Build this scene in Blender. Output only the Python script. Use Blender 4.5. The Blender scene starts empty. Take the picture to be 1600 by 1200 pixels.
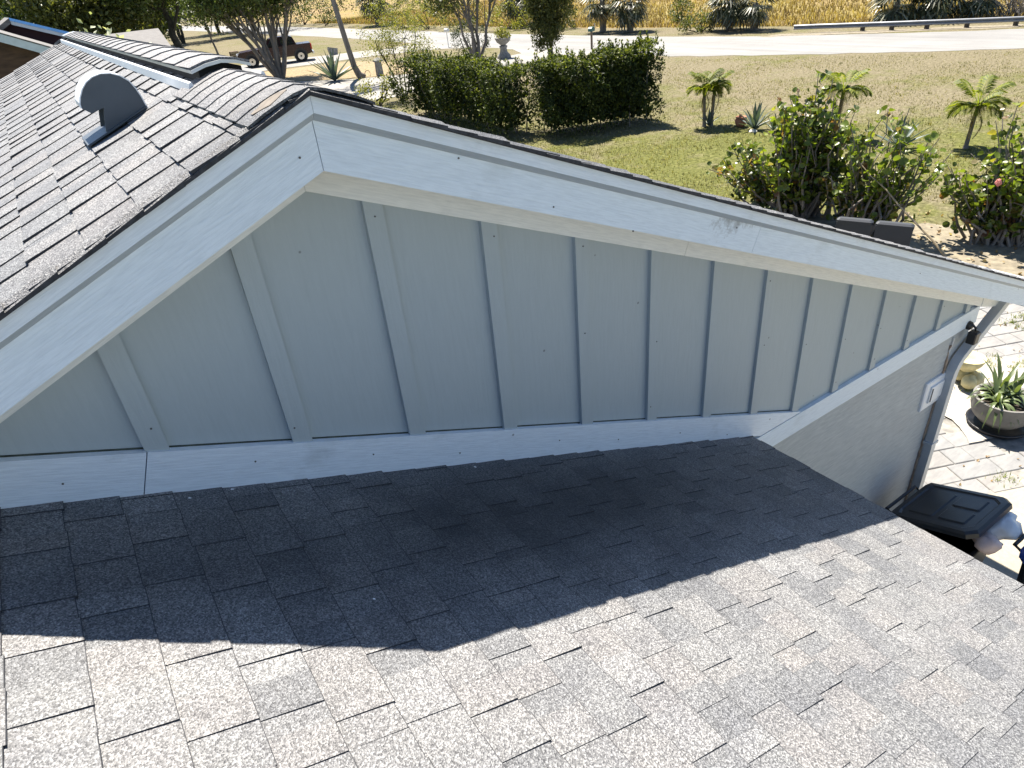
import bpy, math, random
import numpy as np
from mathutils import Vector, Matrix
random.seed(7); RNG = np.random.default_rng(11)
sc = bpy.context.scene
COL = sc.collection
rad = math.radians

# ------------------------------------------------------------------ camera
CAM = np.array([-0.764, -1.9806, 0.412]); FPX = 1052.06
def _rot(yaw, pitch, roll):
    cy, sy = math.cos(yaw), math.sin(yaw); cp, sp = math.cos(pitch), math.sin(pitch); cr, sr = math.cos(roll), math.sin(roll)
    return (np.array([[cy,-sy,0],[sy,cy,0],[0,0,1]]) @ np.array([[1,0,0],[0,cp,-sp],[0,sp,cp]]) @ np.array([[cr,0,sr],[0,1,0],[-sr,0,cr]]))
ROT = _rot(-0.545, -0.5571, 0.1022)               # columns: right, forward, up
cam = bpy.data.objects.new('camera', bpy.data.cameras.new('camera')); COL.objects.link(cam)
cam.matrix_world = Matrix(((ROT[0,0], ROT[0,2], -ROT[0,1], CAM[0]), (ROT[1,0], ROT[1,2], -ROT[1,1], CAM[1]),
                           (ROT[2,0], ROT[2,2], -ROT[2,1], CAM[2]), (0,0,0,1)))
cam.data.sensor_width = 36; cam.data.lens = 36*FPX/1600
cam.data.clip_start = 0.05; cam.data.clip_end = 3000
sc.camera = cam
sc.render.resolution_x, sc.render.resolution_y = 1024, 768

# ------------------------------------------------------------------ sky, sun, exposure
SUN_EL, SUN_AZ = rad(61.7), rad(17.5)             # azimuth from +y towards +x
w = bpy.data.worlds.new('World'); sc.world = w; w.use_nodes = True
nt = w.node_tree; bg = nt.nodes['Background']
sky = nt.nodes.new('ShaderNodeTexSky'); sky.sky_type = 'NISHITA'; sky.sun_disc = False
sky.sun_elevation = SUN_EL; sky.sun_rotation = SUN_AZ; sky.air_density = 0.75; sky.dust_density = 0.1; sky.ozone_density = 1.2
nt.links.new(sky.outputs[0], bg.inputs[0]); bg.inputs[1].default_value = 0.068
sun = bpy.data.objects.new('sun', bpy.data.lights.new('sun', 'SUN')); COL.objects.link(sun)
sun.data.energy = 5.0; sun.data.angle = rad(0.5); sun.data.color = (1.0, 0.925, 0.81)
sdir = Vector((math.sin(SUN_AZ)*math.cos(SUN_EL), math.cos(SUN_AZ)*math.cos(SUN_EL), math.sin(SUN_EL)))
sun.rotation_euler = sdir.to_track_quat('Z', 'Y').to_euler(); sun.location = (0, 20, 40)
sc.view_settings.view_transform = 'Standard'; sc.view_settings.look = 'None'
sc.view_settings.exposure = 1.6; sc.view_settings.gamma = 1

# ------------------------------------------------------------------ pixel helpers: a point of the place at a known depth
def ray(px, py): return ROT @ np.array([(px-800)/FPX, 1, (600-py)/FPX])
def at(px, py, y=None, z=None, x=None):
    v = ray(px, py)
    t = (y-CAM[1])/v[1] if y is not None else ((z-CAM[2])/v[2] if z is not None else (x-CAM[0])/v[0])
    return CAM + t*v
def proj(p):
    q = ROT.T @ (np.asarray(p, float)-CAM)
    return 800+FPX*q[0]/q[1], 600-FPX*q[2]/q[1], q[1]
GZ = -4.55

# ------------------------------------------------------------------ materials
def new_mat(name):
    m = bpy.data.materials.new(name); m.use_nodes = True; n = m.node_tree
    return m, n, n.nodes['Principled BSDF']
def N(n, t, **kw):
    o = n.nodes.new(t)
    for k, v in kw.items():
        if isinstance(v, tuple) or not hasattr(o, k): pass
        setattr(o, k, v)
    return o
def setin(o, **kw):
    for k, v in kw.items(): o.inputs[k.replace('_', ' ')].default_value = v
def coords(n, kind, scale=(1,1,1)):
    if kind == 'pos': s = N(n, 'ShaderNodeNewGeometry').outputs['Position']
    else: s = N(n, 'ShaderNodeTexCoord').outputs['Object']
    mp = N(n, 'ShaderNodeMapping'); mp.inputs['Scale'].default_value = scale
    n.links.new(s, mp.inputs[0]); return mp.outputs[0]
def noise(n, vec, scale, detail=3, rough=.55, dist=0):
    o = N(n, 'ShaderNodeTexNoise'); setin(o, Scale=scale, Detail=detail, Roughness=rough, Distortion=dist)
    n.links.new(vec, o.inputs['Vector']); return o.outputs['Fac']
def ramp(n, fac, stops):
    r = N(n, 'ShaderNodeValToRGB'); e = r.color_ramp.elements
    while len(e) < len(stops): e.new(.5)
    for i, (p, c) in enumerate(stops):
        e[i].position = p; e[i].color = (*c, 1) if len(c) == 3 else c
    n.links.new(fac, r.inputs[0]); return r.outputs[0]
def mixc(n, fac, a, b, mode='MIX'):
    m = N(n, 'ShaderNodeMix'); m.data_type = 'RGBA'; m.blend_type = mode
    for s, v in ((0, fac), (6, a), (7, b)):
        if isinstance(v, (int, float)): m.inputs[s].default_value = v
        elif isinstance(v, tuple): m.inputs[s].default_value = (*v, 1)
        else: n.links.new(v, m.inputs[s])
    return m.outputs[2]
def maprange(n, v, a, b, c, d):
    m = N(n, 'ShaderNodeMapRange'); setin(m, From_Min=a, From_Max=b, To_Min=c, To_Max=d); n.links.new(v, m.inputs[0]); return m.outputs[0]
def bump(n, bs, h, strength, dist=.01):
    b = N(n, 'ShaderNodeBump'); setin(b, Strength=strength, Distance=dist); n.links.new(h, b.inputs['Height'])
    n.links.new(b.outputs[0], bs.inputs['Normal']); return b

def plain(name, col, rough=.6, metal=0, spec=.5, var=.18, scale=8, bmp=0, kind='obj', stretch=(1,1,1), bscale=None, dirt=None):
    m, n, b = new_mat(name); v = coords(n, kind, stretch)
    f = noise(n, v, scale, 5)
    c = ramp(n, f, [(.3, tuple(x*(1-var) for x in col)), (.7, tuple(min(.9, x*(1+var)) for x in col))])
    if dirt:
        g = noise(n, v, scale*.35, 6, .65)
        c = mixc(n, maprange(n, g, .55, .75, 0, .8), c, dirt)
    n.links.new(c, b.inputs['Base Color']); setin(b, Roughness=rough, Metallic=metal)
    b.inputs['Specular IOR Level'].default_value = spec
    if bmp: bump(n, b, noise(n, v, bscale or scale*4, 4), bmp)
    return m
def leafmat(name, stops, trans=.35, rough=.5, spec=.4, sc_=1.2):
    m, n, b = new_mat(name); g = N(n, 'ShaderNodeNewGeometry')
    c = ramp(n, g.outputs['Random Per Island'], stops)
    f = noise(n, coords(n, 'pos'), sc_, 3)
    c = mixc(n, 1.0, c, ramp(n, f, [(.3, (.72,.72,.72)), (.7, (1.2,1.2,1.1))]), 'MULTIPLY')
    n.links.new(c, b.inputs['Base Color']); setin(b, Roughness=rough); b.inputs['Specular IOR Level'].default_value = spec
    t = N(n, 'ShaderNodeBsdfTranslucent')
    tc = mixc(n, 1.0, c, (1.5, 1.5, .55), 'MULTIPLY'); n.links.new(tc, t.inputs[0])
    mx = N(n, 'ShaderNodeMixShader'); mx.inputs[0].default_value = trans
    n.links.new(b.outputs[0], mx.inputs[1]); n.links.new(t.outputs[0], mx.inputs[2])
    n.links.new(mx.outputs[0], n.nodes['Material Output'].inputs[0])
    return m
M = {}
def shingle_mat():
    m, n, b = new_mat('asphalt_shingle'); v = coords(n, 'pos')
    a = N(n, 'ShaderNodeAttribute'); a.attribute_name = 'tone'
    base = ramp(n, a.outputs['Fac'], [(0, (.126,.131,.142)), (.25, (.147,.152,.162)), (.5, (.170,.173,.181)), (.75, (.171,.169,.174)), (1, (.189,.193,.202))])
    vo = N(n, 'ShaderNodeTexVoronoi'); setin(vo, Scale=285.0); n.links.new(v, vo.inputs['Vector'])
    gr = ramp(n, vo.outputs['Color'], [(.15, (.44,.44,.45)), (.44, (.80,.80,.80)), (.6, (1.12,1.12,1.11)), (.85, (1.70,1.69,1.66))])
    c = mixc(n, 1.0, base, gr, 'MULTIPLY')
    worm = noise(n, v, 165, 2, .6, .6)
    c = mixc(n, 1.0, c, ramp(n, worm, [(.36, (.60,.60,.62)), (.52, (1.05,1.05,1.04)), (.7, (1.28,1.27,1.25))]), 'MULTIPLY')
    wear = noise(n, v, 6, 5, .6)
    c = mixc(n, 1.0, c, ramp(n, wear, [(.3, (.84,.84,.86)), (.7, (1.1,1.09,1.06))]), 'MULTIPLY')
    # algae stain under the gable, its colour deepened to darken the shade there
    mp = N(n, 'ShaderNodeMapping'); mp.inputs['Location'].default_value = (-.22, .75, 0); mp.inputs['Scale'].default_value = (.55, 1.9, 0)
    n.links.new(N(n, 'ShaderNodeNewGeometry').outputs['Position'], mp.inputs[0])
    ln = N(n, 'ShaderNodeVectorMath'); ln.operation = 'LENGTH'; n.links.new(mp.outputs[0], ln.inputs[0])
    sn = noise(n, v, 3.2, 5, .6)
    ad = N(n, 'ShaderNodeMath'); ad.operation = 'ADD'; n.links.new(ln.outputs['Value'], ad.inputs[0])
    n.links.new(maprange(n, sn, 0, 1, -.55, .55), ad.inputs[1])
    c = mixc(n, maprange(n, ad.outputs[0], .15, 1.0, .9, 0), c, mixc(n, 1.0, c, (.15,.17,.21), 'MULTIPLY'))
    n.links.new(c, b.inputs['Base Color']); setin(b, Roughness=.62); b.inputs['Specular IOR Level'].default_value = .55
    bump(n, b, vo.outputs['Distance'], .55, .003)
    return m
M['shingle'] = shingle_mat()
M['shingle_edge'] = plain('shingle_edge', (.04,.041,.046), .9, var=.5, scale=60, kind='pos')

def paint(name, col, grain=True, dirtamt=.25, stain=(.30,.32,.31), bs=.6):
    m, n, b = new_mat(name); v = coords(n, 'obj', (1.6, 22, 22)); v2 = coords(n, 'obj')
    g = noise(n, v, 7, 6, .62, .4)
    c = mixc(n, 1.0, col, ramp(n, g, [(.3, (.84,.85,.86)), (.6, (1.0,1.0,1.0))]), 'MULTIPLY')
    d = noise(n, v2, 3.1, 7, .68)
    c = mixc(n, maprange(n, d, .58, .8, 0, dirtamt), c, stain)
    sp = N(n, 'ShaderNodeTexVoronoi'); setin(sp, Scale=7.5, Randomness=1.0); n.links.new(v2, sp.inputs['Vector'])
    c = mixc(n, maprange(n, sp.outputs['Distance'], .035, .06, .75, 0), c, (.13,.13,.13))
    if name == 'white_painted_wood':
        mp = N(n, 'ShaderNodeMapping'); mp.inputs['Location'].default_value = (-1.47*5, 0, .545*11); mp.inputs['Scale'].default_value = (5, 0, 11)
        n.links.new(N(n, 'ShaderNodeNewGeometry').outputs['Position'], mp.inputs[0])
        ln = N(n, 'ShaderNodeVectorMath'); ln.operation = 'LENGTH'; n.links.new(mp.outputs[0], ln.inputs[0])
        ad = N(n, 'ShaderNodeMath'); ad.operation = 'ADD'; n.links.new(ln.outputs['Value'], ad.inputs[0]); n.links.new(maprange(n, noise(n, v2, 30, 6, .75), .25, .75, -.75, .75), ad.inputs[1])
        c = mixc(n, maprange(n, ad.outputs[0], .1, .8, .75, 0), c, (.24,.25,.26))
    n.links.new(c, b.inputs['Base Color']); setin(b, Roughness=.55)
    bump(n, b, g, bs if grain else .08, .004)
    return m
M['white'] = paint('white_painted_wood', (.76,.835,.90))
M['grime'] = paint('grimy_painted_edge', (.38,.43,.48), bs=.3)  # shadow line under the trim strip, put into the chamfer's colour
M['frieze'] = paint('warm_lit_white_wood', (.84,.84,.81), bs=.4)  # same white paint, warm bounce light put into its colour
M['white_streak'] = paint('white_painted_trim', (.78,.84,.90), dirtamt=.45, bs=.5)
def wallpaint():
    m, n, b = new_mat('grey_wall_paint'); v = coords(n, 'pos', (14, 14, 1.5)); v2 = coords(n, 'pos')
    g = noise(n, v, 5, 6, .6, .5); h = noise(n, coords(n, 'pos', (3, 3, 22)), 3, 4, .6, 1.2)
    c = mixc(n, 1.0, (.40,.448,.463), ramp(n, g, [(.3, (.97,.97,.97)), (.7, (1.03,1.03,1.03))]), 'MULTIPLY')
    d = noise(n, v2, 2.2, 7, .65)
    c = mixc(n, maprange(n, d, .5, .85, 0, .35), c, (.40,.45,.46))
    stv = noise(n, coords(n, 'pos', (9, 9, .55)), 4, 5, .7)
    c = mixc(n, maprange(n, stv, .55, .8, 0, .16), c, (.27,.305,.31))
    sp = N(n, 'ShaderNodeTexVoronoi'); setin(sp, Scale=6.0); n.links.new(v2, sp.inputs['Vector'])
    c = mixc(n, maprange(n, sp.outputs['Distance'], .025, .04, .7, 0), c, (.12,.12,.12))
    n.links.new(c, b.inputs['Base Color']); setin(b, Roughness=.6)
    m1 = mixc(n, .5, g, h); bump(n, b, m1, .35, .005); return m
M['wall'] = wallpaint()
def lowwall():
    m, n, b = new_mat('grey_stucco'); v = coords(n, 'pos', (2.2, 2.2, 17)); v2 = coords(n, 'pos')
    g = noise(n, v, 3.5, 6, .62, .7)
    c = mixc(n, 1.0, (.46,.485,.49), ramp(n, g, [(.3, (.78,.78,.80)), (.7, (1.10,1.09,1.06))]), 'MULTIPLY')
    d = noise(n, v2, 1.6, 6, .65); c = mixc(n, maprange(n, d, .52, .8, 0, .5), c, (.34,.31,.285))
    n.links.new(c, b.inputs['Base Color']); setin(b, Roughness=.75)
    bump(n, b, mixc(n, .35, g, noise(n, v2, 60, 4)), .5, .006); return m
M['stucco'] = lowwall()
M['nail'] = plain('rusty_painted_nail', (.10,.095,.09), .7, var=.3)
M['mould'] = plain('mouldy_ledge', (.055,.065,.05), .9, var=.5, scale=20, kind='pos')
M['alu'] = plain('painted_aluminium', (.62,.63,.64), .38, metal=.25, var=.06, scale=4, bmp=.05)
M['spout'] = plain('slate_painted_aluminium', (.46,.50,.54), .42, metal=.1, var=.08, scale=4, bmp=.05)
M['galv'] = plain('galvanised_steel', (.50,.53,.56), .36, metal=.75, var=.12, scale=9, bmp=.04)
M['hood'] = plain('shade_dark_sheet', (.080,.095,.112), .45, metal=.1, var=.10, scale=9, bmp=.04)  # hood sheet, the shade on its face put into the colour
M['vent_white'] = plain('white_vent_paint', (.78,.80,.82), .4, var=.05)
M['black'] = plain('black_plastic', (.012,.012,.014), .42, var=.3, scale=12)
M['dark_hole'] = plain('dark_screen', (.015,.015,.016), .9)
M['black_bin'] = plain('black_bin_plastic', (.016,.018,.022), .38, var=.25, scale=5, bmp=.08, bscale=120)
M['blue_bin'] = plain('blue_bin_plastic', (.012,.045,.26), .38, var=.15, scale=5)
M['bag_white'] = plain('white_plastic_bag', (.66,.68,.70), .35, var=.12, scale=9, bmp=.6, bscale=14)
M['bag_pink'] = plain('pinkish_plastic_bag', (.66,.50,.44), .4, var=.15, scale=9, bmp=.6, bscale=14)
M['bag_black'] = plain('black_refuse_bag', (.02,.02,.022), .3, var=.2, scale=9, bmp=.6, bscale=14)
M['brown_bead'] = plain('mottled_brown', (.36,.27,.20), .9, var=.4, scale=14, kind='pos')
M['tan_patch'] = plain('worn_tan_felt', (.17,.148,.125), .95, var=.25, scale=30, kind='pos')
M['bark'] = plain('grey_bark', (.17,.15,.13), .9, var=.45, scale=6, bmp=.6, bscale=24, stretch=(1,1,.3), kind='pos')
M['bark_dark'] = plain('ivy_dark_bark', (.035,.032,.022), .95, var=.6, scale=6, bmp=.7, kind='pos')
M['bark_pale'] = plain('pale_bark', (.26,.23,.19), .9, var=.3, scale=8, bmp=.5, kind='pos')
M['twig'] = plain('dry_twig', (.32,.26,.17), .9, var=.25, scale=20, kind='pos')
M['soil'] = plain('dark_soil', (.03,.022,.016), .95, var=.4, scale=30)
M['terracotta'] = plain('terracotta', (.34,.15,.09), .85, var=.3, scale=9, dirt=(.40,.36,.30))
M['stoneware'] = plain('grey_stoneware', (.15,.145,.135), .75, var=.25, scale=7, dirt=(.15,.14,.12), bmp=.2)
M['concrete_old'] = plain('weathered_concrete', (.24,.24,.23), .9, var=.3, scale=9, dirt=(.10,.10,.09), bmp=.3)
M['ornament'] = plain('yellow_painted_stone', (.60,.53,.28), .7, var=.25, scale=10, dirt=(.30,.28,.2), bmp=.2)
M['rock'] = plain('pale_rock', (.55,.52,.46), .9, var=.25, scale=8, bmp=.4)
M['maroon'] = plain('maroon_car_paint', (.020,.003,.007), .22, spec=.6, var=.05)
M['glass'] = plain('dark_glass', (.012,.014,.018), .06, spec=.8, var=.02)
M['chrome'] = plain('bright_metal', (.62,.63,.65), .22, metal=.9, var=.05)
M['tyre'] = plain('black_tyre', (.013,.013,.014), .8, var=.2)
M['red_lamp'] = plain('red_lens', (.42,.02,.02), .2, var=.05)
M['grey_box'] = plain('dark_grey_resin', (.026,.032,.044), .6, var=.12, scale=4, bmp=.04)
M['brown_wall'] = plain('brown_boards', (.075,.042,.026), .85, var=.4, scale=3, stretch=(1,1,5), kind='pos')
M['maroon_wall'] = plain('maroon_boards', (.032,.008,.014), .75, var=.3, scale=3, kind='pos')
M['blue_metal'] = plain('blue_metal_roof', (.12,.34,.72), .3, metal=.2, var=.1, kind='pos')
M['grey_trim'] = plain('grey_blue_trim', (.50,.56,.60), .6, var=.08, kind='pos')
M['far_shingle'] = plain('far_grey_shingle', (.125,.120,.117), .85, var=.35, scale=5, stretch=(1,6,6), kind='pos', bmp=.3)
M['green_box'] = plain('green_enamel', (.012,.10,.095), .35, var=.06)
M['wood_post'] = plain('weathered_post', (.16,.12,.085), .9, var=.3, scale=9, bmp=.3)
M['white_metal'] = plain('white_enamel', (.72,.72,.70), .4, var=.06)
M['rail'] = plain('weathered_rail_steel', (.20,.215,.24), .45, metal=.35, var=.15, scale=3)
M['rail_post'] = plain('dark_timber', (.05,.042,.036), .9, var=.3)
M['flower'] = plain('dusty_pink_seed_head', (.52,.18,.15), .8, var=.3, scale=20)

def lawn_mat():
    m, n, b = new_mat('lawn'); v = coords(n, 'pos')
    big = noise(n, v, .16, 4, .6); mid = noise(n, v, 1.1, 5, .62); fine = noise(n, coords(n, 'pos', (1, 1.0, 1)), 9, 5, .7)
    dry = ramp(n, fine, [(.3, (.076,.065,.040)), (.5, (.150,.130,.082)), (.72, (.26,.23,.155))])
    grn = ramp(n, fine, [(.3, (.042,.048,.012)), (.5, (.098,.104,.030)), (.72, (.19,.185,.068))])
    f = N(n, 'ShaderNodeMath'); f.operation = 'ADD'; n.links.new(big, f.inputs[0]); n.links.new(mid, f.inputs[1])
    sx_ = N(n, 'ShaderNodeSeparateXYZ'); n.links.new(N(n, 'ShaderNodeNewGeometry').outputs['Position'], sx_.inputs[0])
    m1 = N(n, 'ShaderNodeMath'); m1.operation = 'MULTIPLY'; m1.inputs[1].default_value = .889; n.links.new(sx_.outputs[0], m1.inputs[0])
    m2 = N(n, 'ShaderNodeMath'); m2.operation = 'MULTIPLY_ADD'; m2.inputs[1].default_value = .457; n.links.new(sx_.outputs[1], m2.inputs[0]); n.links.new(m1.outputs[0], m2.inputs[2])
    z_ = N(n, 'ShaderNodeMath'); z_.operation = 'ADD'; n.links.new(f.outputs[0], z_.inputs[0]); n.links.new(maprange(n, m2.outputs[0], 19, 27, -.12, .14), z_.inputs[1])
    c = mixc(n, maprange(n, z_.outputs[0], .82, 1.16, 0, 1), grn, dry)
    n.links.new(c, b.inputs['Base Color']); setin(b, Roughness=.95); b.inputs['Specular IOR Level'].default_value = .1
    bump(n, b, fine, .9, .05); return m
M['lawn'] = lawn_mat()
def field_mat():
    m, n, b = new_mat('golden_marsh_grass'); v = coords(n, 'pos', (1, 1, 1))
    a = noise(n, v, .07, 4, .6); f = noise(n, v, 2.4, 6, .7)
    g = ramp(n, f, [(.3, (.135,.092,.042)), (.5, (.235,.168,.080)), (.72, (.34,.265,.15))])
    h = ramp(n, f, [(.3, (.11,.095,.025)), (.7, (.30,.25,.085))])
    c = mixc(n, maprange(n, a, .42, .62, 0, .8), g, h)
    n.links.new(c, b.inputs['Base Color']); setin(b, Roughness=.95); b.inputs['Specular IOR Level'].default_value = .1
    bump(n, b, f, 1, .15); return m
M['field'] = field_mat()
def road_mat(name, c0, c1, sc_=1.2):
    m, n, b = new_mat(name); v = coords(n, 'pos')
    a = noise(n, v, sc_, 6, .65); f = noise(n, v, 30, 3, .6)
    c = ramp(n, a, [(.3, c0), (.7, c1)])
    mp = N(n, 'ShaderNodeMapping'); mp.inputs['Rotation'].default_value = (0, 0, rad(-27)); mp.inputs['Scale'].default_value = (1.1, .05, 1)
    n.links.new(N(n, 'ShaderNodeNewGeometry').outputs['Position'], mp.inputs[0])
    c = mixc(n, 1.0, c, ramp(n, noise(n, mp.outputs[0], 1.0, 5, .65), [(.32, (.80,.80,.80)), (.6, (1.08,1.08,1.07))]), 'MULTIPLY')
    c = mixc(n, 1.0, c, ramp(n, f, [(.3, (.88,.88,.88)), (.7, (1.08,1.08,1.08))]), 'MULTIPLY')
    vo = N(n, 'ShaderNodeTexVoronoi'); vo.feature = 'DISTANCE_TO_EDGE'; setin(vo, Scale=.35); n.links.new(v, vo.inputs['Vector'])
    c = mixc(n, maprange(n, vo.outputs['Distance'], 0, .006, .35, 0), c, (.2,.19,.17))
    n.links.new(c, b.inputs['Base Color']); setin(b, Roughness=.9); bump(n, b, f, .3, .01); return m
M['road'] = road_mat('bleached_asphalt', (.185,.183,.180), (.225,.222,.216), .5)
M['drive'] = road_mat('pale_concrete', (.20,.193,.18), (.26,.248,.228))
M['slab'] = road_mat('cream_concrete', (.30,.272,.215), (.355,.325,.262))
M['sand'] = plain('pale_sand', (.19,.165,.12), .95, var=.35, scale=7, kind='pos', bmp=.6, bscale=60, dirt=(.26,.22,.14))
M['litter'] = plain('leaf_litter', (.22,.165,.09), .95, var=.5, scale=7, kind='pos', bmp=.8, dirt=(.20,.19,.06))
M['grit'] = plain('white_shell_grit', (.34,.32,.285), .95, var=.25, scale=16, kind='pos', bmp=.6, bscale=80, dirt=(.34,.31,.24))
M['joint'] = plain('dirty_joint_sand', (.23,.22,.20), .95, var=.4, scale=9, kind='pos')
def paver_mat():
    m, n, b = new_mat('grey_paver'); v = coords(n, 'pos')
    oi = N(n, 'ShaderNodeObjectInfo'); a = noise(n, coords(n, 'pos', (1, 3, 1)), 5, 6, .65)
    c = ramp(n, oi.outputs['Random'], [(0, (.195,.197,.20)), (.4, (.23,.231,.233)), (.75, (.215,.208,.20)), (1, (.25,.25,.25))])
    c = mixc(n, 1.0, c, ramp(n, a, [(.3, (.78,.78,.79)), (.7, (1.14,1.13,1.1))]), 'MULTIPLY')
    n.links.new(c, b.inputs['Base Color']); setin(b, Roughness=.85); bump(n, b, noise(n, v, 40, 5), .3, .004); return m
M['paver'] = paver_mat()
# foliage: dark to light per leaf
M['lf_hedge'] = leafmat('hedge_leaf', [(0,(.014,.022,.008)),(.5,(.034,.052,.014)),(.85,(.085,.110,.026)),(1,(.15,.17,.045))], .3, .55, .25)
M['lf_sunlit'] = leafmat('sunlit_top_leaf', [(0,(.06,.085,.014)),(.5,(.12,.15,.026)),(1,(.21,.23,.05))], .35, .5, .3)
M['lf_oak'] = leafmat('oak_leaf', [(0,(.022,.036,.010)),(.5,(.060,.090,.022)),(1,(.15,.19,.05))], .3)
M['lf_dark'] = leafmat('dark_leaf', [(0,(.010,.020,.008)),(.6,(.026,.046,.014)),(1,(.070,.100,.030))], .2)
M['lf_yellow'] = leafmat('yellow_green_leaf', [(0,(.10,.12,.025)),(.5,(.18,.19,.045)),(1,(.30,.29,.09))], .4)
M['lf_olive'] = leafmat('olive_leaf', [(0,(.045,.055,.016)),(.5,(.085,.098,.030)),(1,(.16,.17,.055))], .35)
M['lf_grape'] = leafmat('sea_grape_leaf', [(0,(.030,.045,.014)),(.35,(.065,.095,.020)),(.62,(.14,.19,.028)),(.80,(.24,.28,.05)),(.90,(.18,.085,.045)),(1,(.25,.25,.14))], .45, .33, .6)
M['lf_palm'] = leafmat('palm_leaf', [(0,(.060,.088,.013)),(.5,(.15,.19,.024)),(1,(.30,.31,.055))], .45, .55, .3)
M['lf_sabal'] = leafmat('sabal_leaf', [(0,(.018,.026,.012)),(.5,(.045,.058,.026)),(.85,(.11,.12,.06)),(1,(.34,.34,.27))], .2, .45, .5)
M['lf_dry'] = leafmat('dry_frond', [(0,(.16,.10,.05)),(.6,(.30,.21,.11)),(1,(.48,.40,.26))], .3)
M['lf_agave'] = leafmat('agave_leaf', [(0,(.055,.085,.080)),(.6,(.10,.14,.13)),(1,(.19,.24,.21))], .12, .5, .4)
M['lf_strap'] = leafmat('strap_leaf', [(0,(.035,.060,.025)),(.5,(.085,.12,.050)),(.85,(.17,.21,.10)),(1,(.42,.45,.32))], .3, .35, .6)
M['lf_weed'] = leafmat('weed_leaf', [(0,(.09,.13,.02)),(.6,(.20,.24,.05)),(1,(.38,.38,.14))], .35)
M['lf_pale'] = leafmat('pale_variegated_leaf', [(0,(.20,.24,.15)),(.5,(.45,.48,.36)),(1,(.70,.70,.60))], .3)
M['lf_grass'] = leafmat('grass_blade', [(0,(.080,.090,.022)),(.35,(.16,.155,.055)),(.65,(.22,.195,.105)),(1,(.32,.285,.18))], .3, .8, .1, .4)
M['lf_field'] = leafmat('marsh_blade', [(0,(.13,.09,.040)),(.5,(.235,.172,.082)),(1,(.35,.28,.16))], .3, .8, .1, .1)

# ------------------------------------------------------------------ objects
def tag(o, label=None, cat=None, group=None, kind=None):
    for k, v in (('label', label), ('category', cat), ('group', group), ('kind', kind)):
        if v: o[k] = v
    return o
def thing(name, label, cat, loc=(0,0,0), rz=0, group=None):
    o = bpy.data.objects.new(name, None); COL.objects.link(o); o.empty_display_size = .2
    o.location = loc; o.rotation_euler = (0, 0, rz); return tag(o, label, cat, group)
def mdata(name, v, f, mat, smooth=False, tone=None):
    me = bpy.data.meshes.new(name)
    v = np.asarray(v, float)
    me.from_pydata(v.tolist(), [], [list(map(int, q)) for q in f]); me.update()
    if isinstance(mat, (list, tuple)):
        for q in mat: me.materials.append(M[q])
    else: me.materials.append(M[mat])
    if smooth: me.polygons.foreach_set('use_smooth', [True]*len(me.polygons))
    if tone is not None:
        a = me.attributes.new('tone', 'FLOAT', 'FACE'); a.data.foreach_set('value', np.broadcast_to(np.asarray(tone, float), (len(me.polygons),)).copy())
    return me
def part(name, v, f, mat, parent=None, smooth=False, world=False, tone=None):
    o = bpy.data.objects.new(name, mdata(name, v, f, mat, smooth, tone)); COL.objects.link(o)
    if parent is not None:
        o.parent = parent
        if world:
            p = parent
            while p.parent is not None: p = p.parent
            if parent.parent is None: o.matrix_parent_inverse = Matrix.Translation(-Vector(parent.location))
    return o
def dup(o, parent=None):
    c = o.copy(); COL.objects.link(c); c.parent = parent
    for ch in o.children: dup(ch, c)
    return c
class MB:
    def __init__(s): s.v = []; s.f = []; s.n = 0
    def add(s, v, f):
        v = np.asarray(v, float); s.v.append(v); s.f += [[int(i)+s.n for i in q] for q in f]; s.n += len(v); return s
    def box(s, x0, x1, y0, y1, z0, z1): return s.add(*boxv(x0, x1, y0, y1, z0, z1))
    def build(s, name, mat, parent=None, **k): return part(name, np.concatenate(s.v), s.f, mat, parent, **k)
SHF = [(0,3,2,1),(4,8,9,7),(8,5,6,9),(0,1,5,8,4),(1,2,6,5),(2,3,7,9,6),(3,0,4,7)]
SHM = [1,0,1,1,1,1,1]
BF = [(0,3,2,1),(4,5,6,7),(0,1,5,4),(1,2,6,5),(2,3,7,6),(3,0,4,7)]
def boxv(x0, x1, y0, y1, z0, z1):
    return np.array([(x0,y0,z0),(x1,y0,z0),(x1,y1,z0),(x0,y1,z0),(x0,y0,z1),(x1,y0,z1),(x1,y1,z1),(x0,y1,z1)]), BF
def hexa(b4, t4): return np.array(list(b4)+list(t4), float), BF
def bev_box(x0, x1, y0, y1, z0, z1, r):
    """box with chamfered vertical and top edges"""
    def ring(i, z): return [(x0+i+r,y0+i,z),(x1-i-r,y0+i,z),(x1-i,y0+i+r,z),(x1-i,y1-i-r,z),(x1-i-r,y1-i,z),(x0+i+r,y1-i,z),(x0+i,y1-i-r,z),(x0+i,y0+i+r,z)]
    return loft([ring(0, z0), ring(0, z1-r), ring(r, z1)], True)
def loft(rings, caps=True):
    k = len(rings[0]); v = [p for r in rings for p in r]; f = []
    for i in range(len(rings)-1):
        for j in range(k): f.append((i*k+j, i*k+(j+1) % k, (i+1)*k+(j+1) % k, (i+1)*k+j))
    if caps: f.append(tuple(range(k-1, -1, -1))); f.append(tuple(range((len(rings)-1)*k, len(rings)*k)))
    return np.array(v, float), f
def tube(path, radii, k=6):
    path = [Vector(p) for p in path]; rings = []
    for i, p in enumerate(path):
        d = (path[min(i+1, len(path)-1)]-path[max(i-1, 0)]).normalized()
        a = d.orthogonal() if abs(d.z) < .98 else Vector((1, 0, 0)); u = (a-d*a.dot(d)).normalized(); w_ = d.cross(u)
        r = radii[i] if hasattr(radii, '__len__') else radii
        rings.append([tuple(p+u*(r*math.cos(2*math.pi*j/k))+w_*(r*math.sin(2*math.pi*j/k))) for j in range(k)])
    return loft(rings)
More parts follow.
